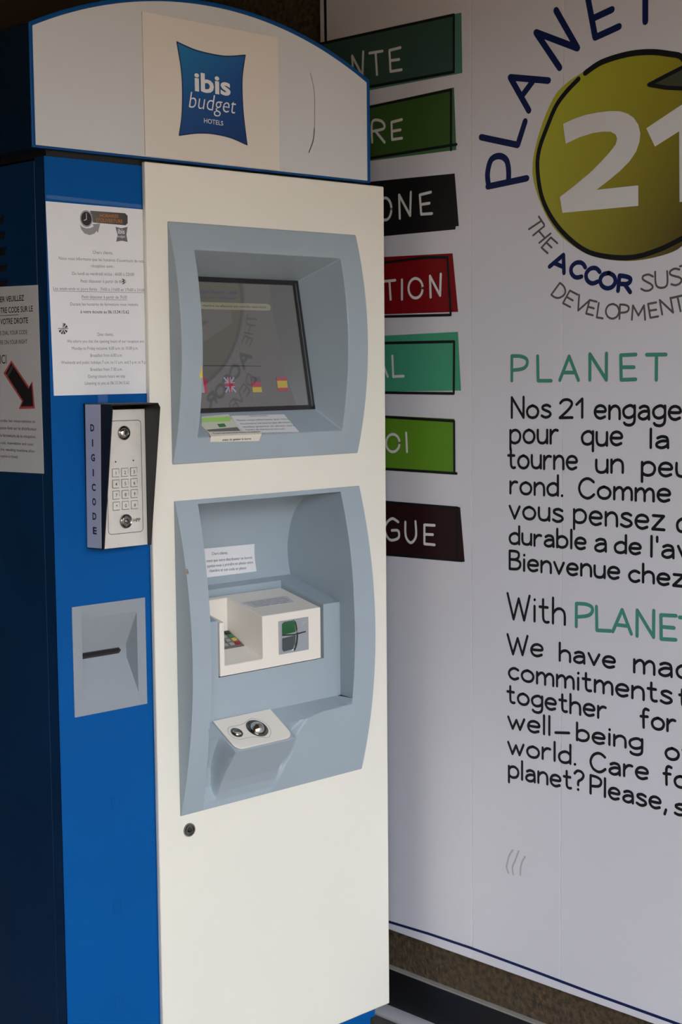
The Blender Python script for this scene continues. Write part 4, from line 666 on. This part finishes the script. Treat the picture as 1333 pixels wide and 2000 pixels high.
for x, z in D['caps']:
    vs, fs = [], []
    for j in range(1):
        strokes_obj('blanking_cap', [[(x - .0075, z + .011), (x + .0075, z + .011), (x + .0075, z - .009), (x - .0075, z - .009), (x - .0075, z + .011)]], .0009, FRONT(-.0004), M['rim'], kx)
strokes_obj('glue_trace', [[(-.0, 1.6065), (.1, 1.6045), (.175, 1.6030)]], .006, FRONT(-.0003), M['tape'], kx)

# ================ NOTICES ================
def sheet(name, label, corners, P, m=None, th=.0003, nrm=(0, -1, 0), cat='notice', group=None):
    b = sum((P(*c) for c in corners), Vector()) / len(corners); r = root(name, label, cat, tuple(b), group)
    prism('sheet', [P(*c) for c in corners], Vector(nrm) * th, m or M['paper'], r); return r
n1 = sheet('paper_notice', 'white opening hours notice taped on the blue strip above the door keypad', [(-.0045, 1.5995), (.1850, 1.5985), (.1850, 1.3025), (.0010, 1.3020)], FRONT(-.0003))
TX = FRONT(-.0008)
items = [(t[0], (t[1], t[2]), (t[3], t[4]), t[5] * .95, .012 if t[6] else 0) for t in D['hours']]
text_obj('print', [i for i, t in zip(items, D['hours']) if not t[6]], TX, M['greyink'], n1); text_obj('print', [i for i, t in zip(items, D['hours']) if t[6]], TX, M['darkink'], n1)
strokes_obj('underline', [[(t[1], t[2] - .0018), (t[3], t[4] - .0018)] for t in D['hours'] if t[7]], .0006, TX, M['greyink'], n1)
hb = [Vector(p) for p in D['hbanner']]
poly('banner', [tuple(p) for p in hb], TX, grad_mat('banner_print', (.12, .11, .10), (.02, .02, .02), (1, 0, 0), -.02, .08), n1)
cxk, czk = D['hclock'][0]; rx_ = abs(D['hclock'][1][0] - cxk); rz_ = abs(D['hclock'][2][1] - czk)
poly('arrow_swirl', D['harrow'], TX, M['greyink'] if 0 else mat('swirl_grey', (.26, .26, .27), .6), n1)
ell = lambda k: [(cxk + rx_ * k * math.cos(6.2832 * i / 24), czk + rz_ * k * math.sin(6.2832 * i / 24)) for i in range(24)]
poly('clock_rim', ell(1), FRONT(-.0010), mat('clock_rim_grey', (.30, .30, .31), .5), n1); poly('clock_face', ell(.82), FRONT(-.0012), M['ink'], n1)
strokes_obj('clock_hands', [[(cxk, czk + rz_ * .62), (cxk, czk - .001), (cxk - rx_ * .4, czk - .003)]], .0010, FRONT(-.0014), M['white'], n1)
t = D['htext']; text_obj('banner_print', [('HORAIRES', t[0][0], t[0][1], .0050, .01), ("D'OUVERTURE", t[1][0], t[1][1], .0055, .01)], FRONT(-.0011), M['orange'], n1)
poly('small_logo', D['hcush'], TX, M['darkink'] if 0 else mat('small_logo_grey', (.13, .13, .14), .6), n1); t = D['hcushtext']; text_obj('small_logo_print', [('ibis', t[0][0], t[0][1], .0075, .015), ('budget', t[1][0], t[1][1], .004)], FRONT(-.0010), M['white'], n1)
strokes_obj('pen_mark', [D['hpen']], .0012, FRONT(-.0011), M['ink'], n1, smooth=True)
fx, fz = D['hflag'][0]; fr_r = .0088
cl = lambda a0, a1, r=fr_r: [(fx + r * math.cos(math.radians(a)), fz + r * math.sin(math.radians(a))) for a in (a0 + (a1 - a0) * i / 5 for i in range(6))]
for a0, a1 in ((12, 42), (52, 80), (200, 228), (240, 262), (278, 302), (312, 340)): poly('flag_wedge', [(fx + .0018 * math.cos(math.radians((a0+a1)/2)), fz + .0018 * math.sin(math.radians((a0+a1)/2)))] + cl(a0, a1), TX, M['darkink'], n1)
strokes_obj('flag_cross', [[(fx - .0092, fz), (fx + .0092, fz)], [(fx, fz - .008), (fx, fz + .0085)]], .0012, FRONT(-.0010), M['greyink'], n1)
poly('tape', [(.083, 1.3015), (.102, 1.3015), (.102, 1.288), (.083, 1.288)], FRONT(-.0006), M['tape'], n1)
# side notice
SX = XL - .0006
n2 = sheet('paper_notice', 'white notice with a black arrow taped on the dark side of the kiosk', [(-.0270, 1.4735), (-.0245, 1.1800), (-.2370, 1.1770), (-.2370, 1.4775)], SIDE(SX), nrm=(-1, 0, 0))
P = SIDE(SX - .0007); sd = D['side']
text_obj('print', [(t[0], (t[2], t[4]), (t[3], t[4]), t[5], .010, 0, t[1]) for t in sd[:3]], P, M['ink'], n2)
text_obj('print', [(t[0], (t[2], t[4]), (t[3], t[4]), t[5], 0, 0, t[1]) for t in sd[3:5]], P, M['darkink'], n2)
text_obj('print', [(sd[5][0], (sd[5][2] + .0035, sd[5][4]), (sd[5][3], sd[5][4]), sd[5][5], .004, 0, sd[5][1])], P, M['ink'], n2)
text_obj('print', [(t[0], (t[2], t[4]), (t[3], t[4]), t[5] * .9, 0, 0, t[1]) for t in sd[6:]], P, M['darkink'], n2)
strokes_obj('underline', [[(-.215, sd[1][4] - .004), (-.0837, sd[1][4] - .004)]], .0007, P, M['ink'], n2)
poly('arrow_glow', D['sglow'], P, M['pink'], n2); poly('arrow', D['sarrow'], SIDE(SX - .0009), M['ink'], n2)
a_, b_ = [Vector(p) for p in D['sarrow'][0:1] + D['sarrow'][-1:]]; d_ = Vector((.0045, -.0045)); strokes_obj('arrow_highlight', [[tuple(a_ + d_ * .8), tuple(b_ + d_ * .8)], [tuple(a_ + d_ * 1.3), tuple(b_ + d_ * 1.3)]], .0004, SIDE(SX - .0011), M['white'], n2)
# papers on the sloping shelf of the screen recess
sv = Vector((0, SBY - b1(OB), SBZ - OB)).normalized(); sn = Vector((1, 0, 0)).cross(sv); sn = sn if sn.z > 0 else -sn
def SH(d): return lambda u, v: Vector((u, b1(OB), OB)) + sv * v + sn * d
nA = sheet('paper_note', 'white printed note lying on the sloping shelf below the screen', D['shA'], SH(.0004), nrm=sn)
a = D['shAt']; ws = ['Chers clients,', 'Nous vous informons que notre', 'distributeur ne fournit pas de ticket,', 'veuillez prendre en photo votre', 'numéro de chambre et son code.']
text_obj('print', [(s, a[2*i], a[2*i+1], .0042) for i, s in enumerate(ws)], SH(.0011), M['greyink'], nA)
nB = sheet('paper_note', 'cream note with lime band and green square beside the white note under the screen', D['shB'], SH(.0005), m=mat('cream_paper', (.66, .65, .56), .7), nrm=sn)
poly('lime_band', D['shBg'], SH(.0012), M['lime'], nB); poly('green_square', D['shBq'], SH(.0012), M['dgreen'], nB); poly('grey_band', D['shBb'], SH(.0012), M['greyink'], nB)
rC = root('paper_strip', 'narrow cream paper strip bent over the front edge of the screen shelf', 'notice', (.345, -.022, 1.228))
c = D['shC']; P = SH(.0016); e0 = Vector((.293, b1(OB) - .0005, OB + .0012)); e1 = Vector((.4055, b1(OB) - .0005, OB + .0012)); lo = OB - .0105
ff = [P(*c[0]), P(*c[1]), e1, e0, Vector((.401, b1(lo) - .0012, lo)), Vector((.293, b1(lo) - .0012, lo + .003))]
me = mesh(ff + [p + Vector((0, .0003, -.0003)) for p in ff], [(0, 3, 2, 1), (3, 5, 4, 2), (6, 7, 8, 9), (9, 8, 10, 11)]); link('sheet', me, mat('cream_strip_paper', (.72, .67, .58), .7), rC)
a = D['shCt']; text_obj('print', [('Pensez à prendre votre numéro de chambre', (.302, .0055), (.405, .0045), .0036, .006)], SH(.0022), M['darkink'], rC)
text_obj('print', [('avant de quitter la borne', (.318, lo + .0035), (.382, lo + .0030), .0036, .006)], lambda u, z: Vector((u, b1(z) - .0016, z)), M['darkink'], rC)
# niche note
YN = lambda z: prof_y(z) - .0012
nn_ = D['nnote']; rN = root('paper_note', 'small white note stuck on the curved back wall of the card reader niche', 'notice', (.47, .13, .99))
vs, fs = [], []
A0, A1, B0, B1 = Vector((.385, 1.0172)), Vector(nn_[1]), Vector((.392, .9642)), Vector(nn_[2])
for i in range(7):
    t = i / 6; l = A0.lerp(B0, t); r_ = A1.lerp(B1, t); vs += [(l.x, YN(l.y), l.y), (r_.x, YN(r_.y), r_.y), (l.x, YN(l.y) + .0003, l.y), (r_.x, YN(r_.y) + .0003, r_.y)]
    if i: k = 4*i; fs += [(k-4, k-3, k+1, k), (k-2, k+2, k+3, k-1)]
link('sheet', mesh(vs, fs), M['paper'], rN)
a = D['nnt']; text_obj('print', [('Chers clients,', a[0], a[1], .0052), ('Nous vous informons que votre distributeur ne fournit', a[2], a[3], .0052, 0, 0, 'ment que votre distributeur ne fournit'), ('Rappelez-vous à prendre en photo votre', a[4], a[5], .0052, 0, 0, 'ppelez-vous à prendre en photo votre'), ('chambre et son code en photo', a[6], a[7], .0052)][:1] + [('ment que votre distributeur ne fournit', a[2], a[3], .0052), ('ppelez-vous à prendre en photo votre', a[4], a[5], .0052), ('chambre et son code en photo', a[6], a[7], .0052)], lambda u, z: Vector((u, YN(z) - .0006, z)), M['greyink'], rN)
# sticker on top of the module
lv = Vector((0, .1333, .039)).normalized(); ln_ = Vector((1, 0, 0)).cross(lv); ln_ = ln_ if ln_.z > 0 else -ln_
TP = lambda d: (lambda u, v: (lambda p: Vector((p.x, p.y, zt2(p.y) + d)))(Vector((u, -.005, .9115)) + lv * v))
nT = sheet('instruction_sticker', 'pale grey instruction sticker on the slanted top of the ivory card reader housing', D['tnote'], TP(.0003), m=mat('grey_sticker', (.60, .60, .61), .5), nrm=ln_, cat='sticker')
c = [Vector(p) for p in D['tnote']]; L_ = lambda s, t: (c[0].lerp(c[3], t)).lerp(c[1].lerp(c[2], t), s)
text_obj('print', [('Insérez votre carte bancaire', L_(.08, .27), L_(.90, .27), .0042), ('puis composez votre code', L_(.12, .50), L_(.94, .50), .0042), ('Insert your card and', L_(.10, .73), L_(.92, .73), .0042), ('enter your code', L_(.2, .94), L_(.85, .94), .0042)], TP(.0010), M['greyink'], nT)

# ================ DOOR KEYPAD (on the blue strip) ================
kd = root('door_keypad', 'steel code keypad in a black rain hood on the blue strip of the kiosk', 'keypad', (.1, -.002, 1.06))
KX0, KX1, KZ0, KZ1, FY = .0550, .1480, 1.0590, 1.2885, -.0385
tt, tb_ = -.0785, -.0470
def side_wall(x, th): return prism('hood_side', [(x, -.0006, KZ0), (x, tb_, KZ0 + .001), (x, tt, KZ1 - .007), (x, tt + .006, KZ1), (x, -.0006, KZ1)], (th, 0, 0), M['matt'], kd, bevel=.0006)
sw = side_wall(KX0, .0018); side_wall(KX1 - .0018, .0018)
box('hood_top', (KX0 + .0016, KX1 - .0016, tt + .003, -.0006, KZ1 - .0022, KZ1), M['matt'], kd, bevel=.0006); box('back_plate', (KX0 + .0018, KX1 - .0018, -.0040, -.0006, KZ0, KZ1 - .002), M['black'], kd)
box('keypad_body', (KX0 + .0022, KX1 - .0024, FY + .001, -.004, KZ0 + .002, KZ1 - .0102), M['black'], kd)
fp = box('face_plate', (KX0 + .0020, KX1 - .0020, FY - .0008, FY + .0009, KZ0 + .0010, KZ1 - .0098), M['steel'], kd, bevel=.0005)
KF = FRONT(FY - .0010)
rr = rrect(.0700, .1375, 1.0820, 1.2610, .006, (1, 1, 1, 1)); strokes_obj('groove', [rr + [rr[0]]], .0009, KF, M['ink'], fp)
lx = .1035
for z, nm in ((1.2415, 'upper'), (1.1010, 'lower')):
    lk = lathe('lock', [(.0112, 0), (.0112, .0030), (.0098, .0042), (.0088, .0030), (.0078, .0010)] if nm == 'upper' else [(.0112, 0), (.0112, .0030), (.0098, .0042), (.0080, .0030), (.0062, .0036), (.0040, .0036), (.0036, .0024)], (lx, FY - .0008, z), (0, -1, 0), M['dchrome'], kd)
    if nm == 'upper': lathe('lock_core', [(.0065, 0), (.0065, .0022), (.0050, .0034), (.0006, .0036)], (lx, FY - .0008, z), (0, -1, 0), M['chrome'], lk); strokes_obj('keyhole', [[(lx + .001, z + .003), (lx + .001, z - .002)]], .0028, FRONT(FY - .0052), M['ink'], lk)
    else: lathe('lock_core', [(.0030, 0), (.0030, .0036), (.0020, .0044), (.0004, .0044)], (lx, FY - .0008, z), (0, -1, 0), M['dchrome'], lk)
for x, c_ in ((.0868, M['black']), (.1212, M['black'])): lathe('indicator', [(.0013, 0), (.0013, .0006), (.0003, .0008)], (x, FY - .0008, 1.1965 + (.0005 if x > .1 else 0)), (0, -1, 0), c_, kd, n=10)
keys = '123456789*0#'
for i, ch in enumerate(keys):
    x = .0862 + (i % 3) * .0176; z = 1.1790 - (i // 3) * .0176
    kb = box('key', (x - .0060, x + .0060, FY - .0020, FY - .0007, z - .0058, z + .0058), M['steel'], kd, bevel=.0005)
    kk = .0066; strokes_obj('key_gap', [[(x - kk, z - kk), (x - kk, z + kk), (x + kk, z + kk)], [(x + kk, z + kk), (x + kk, z - kk * .3)], [(x - kk, z - kk), (x + kk, z - kk)]], .0006, KF, M['ink'], kb)
    r_ = text_raw(ch, .01); nw = (r_[3] - r_[2]) / max(q[1] for q in text_raw('H')[0]) * .0048
    text_obj('key_digit', [(ch, (x - nw / 2, z - .0028), (x + nw / 2, z - .0028), .0052, .01)], FRONT(FY - .0022), M['ink'], kb)
text_obj('maker_mark', [('HPP', (.1190, 1.0985), (.1325, 1.0985), .0055, .02)], KF, M['ink'], kd)
# white label tape down the left side
P = SIDE(KX0 - .0005); lb = prism('side_label', [P(.0065, 1.2875), P(.0475, 1.2877), P(.0410, 1.0615), P(.0025, 1.0605)], (.0004, 0, 0), M['lilac'], kd, label='white label reading DIGICODE downwards')
cz = [770 + y * .16 for y in (408, 590, 768, 950, 1128, 1303, 1480, 1655)]
zt_ = [1.2873 - (v - 790) / 279 * (1.2873 - 1.0605) for v in cz]
text_obj('print', [(ch, (.0195, z - .0048), (.0195 + .0105, z - .0048), .0104, .035) if ch != 'I' else (ch, (.0230, z - .0048), (.0262, z - .0048), .0104, .035) for ch, z in zip('DIGICODE', zt_)], SIDE(KX0 - .0008), M['navytext'], lb)
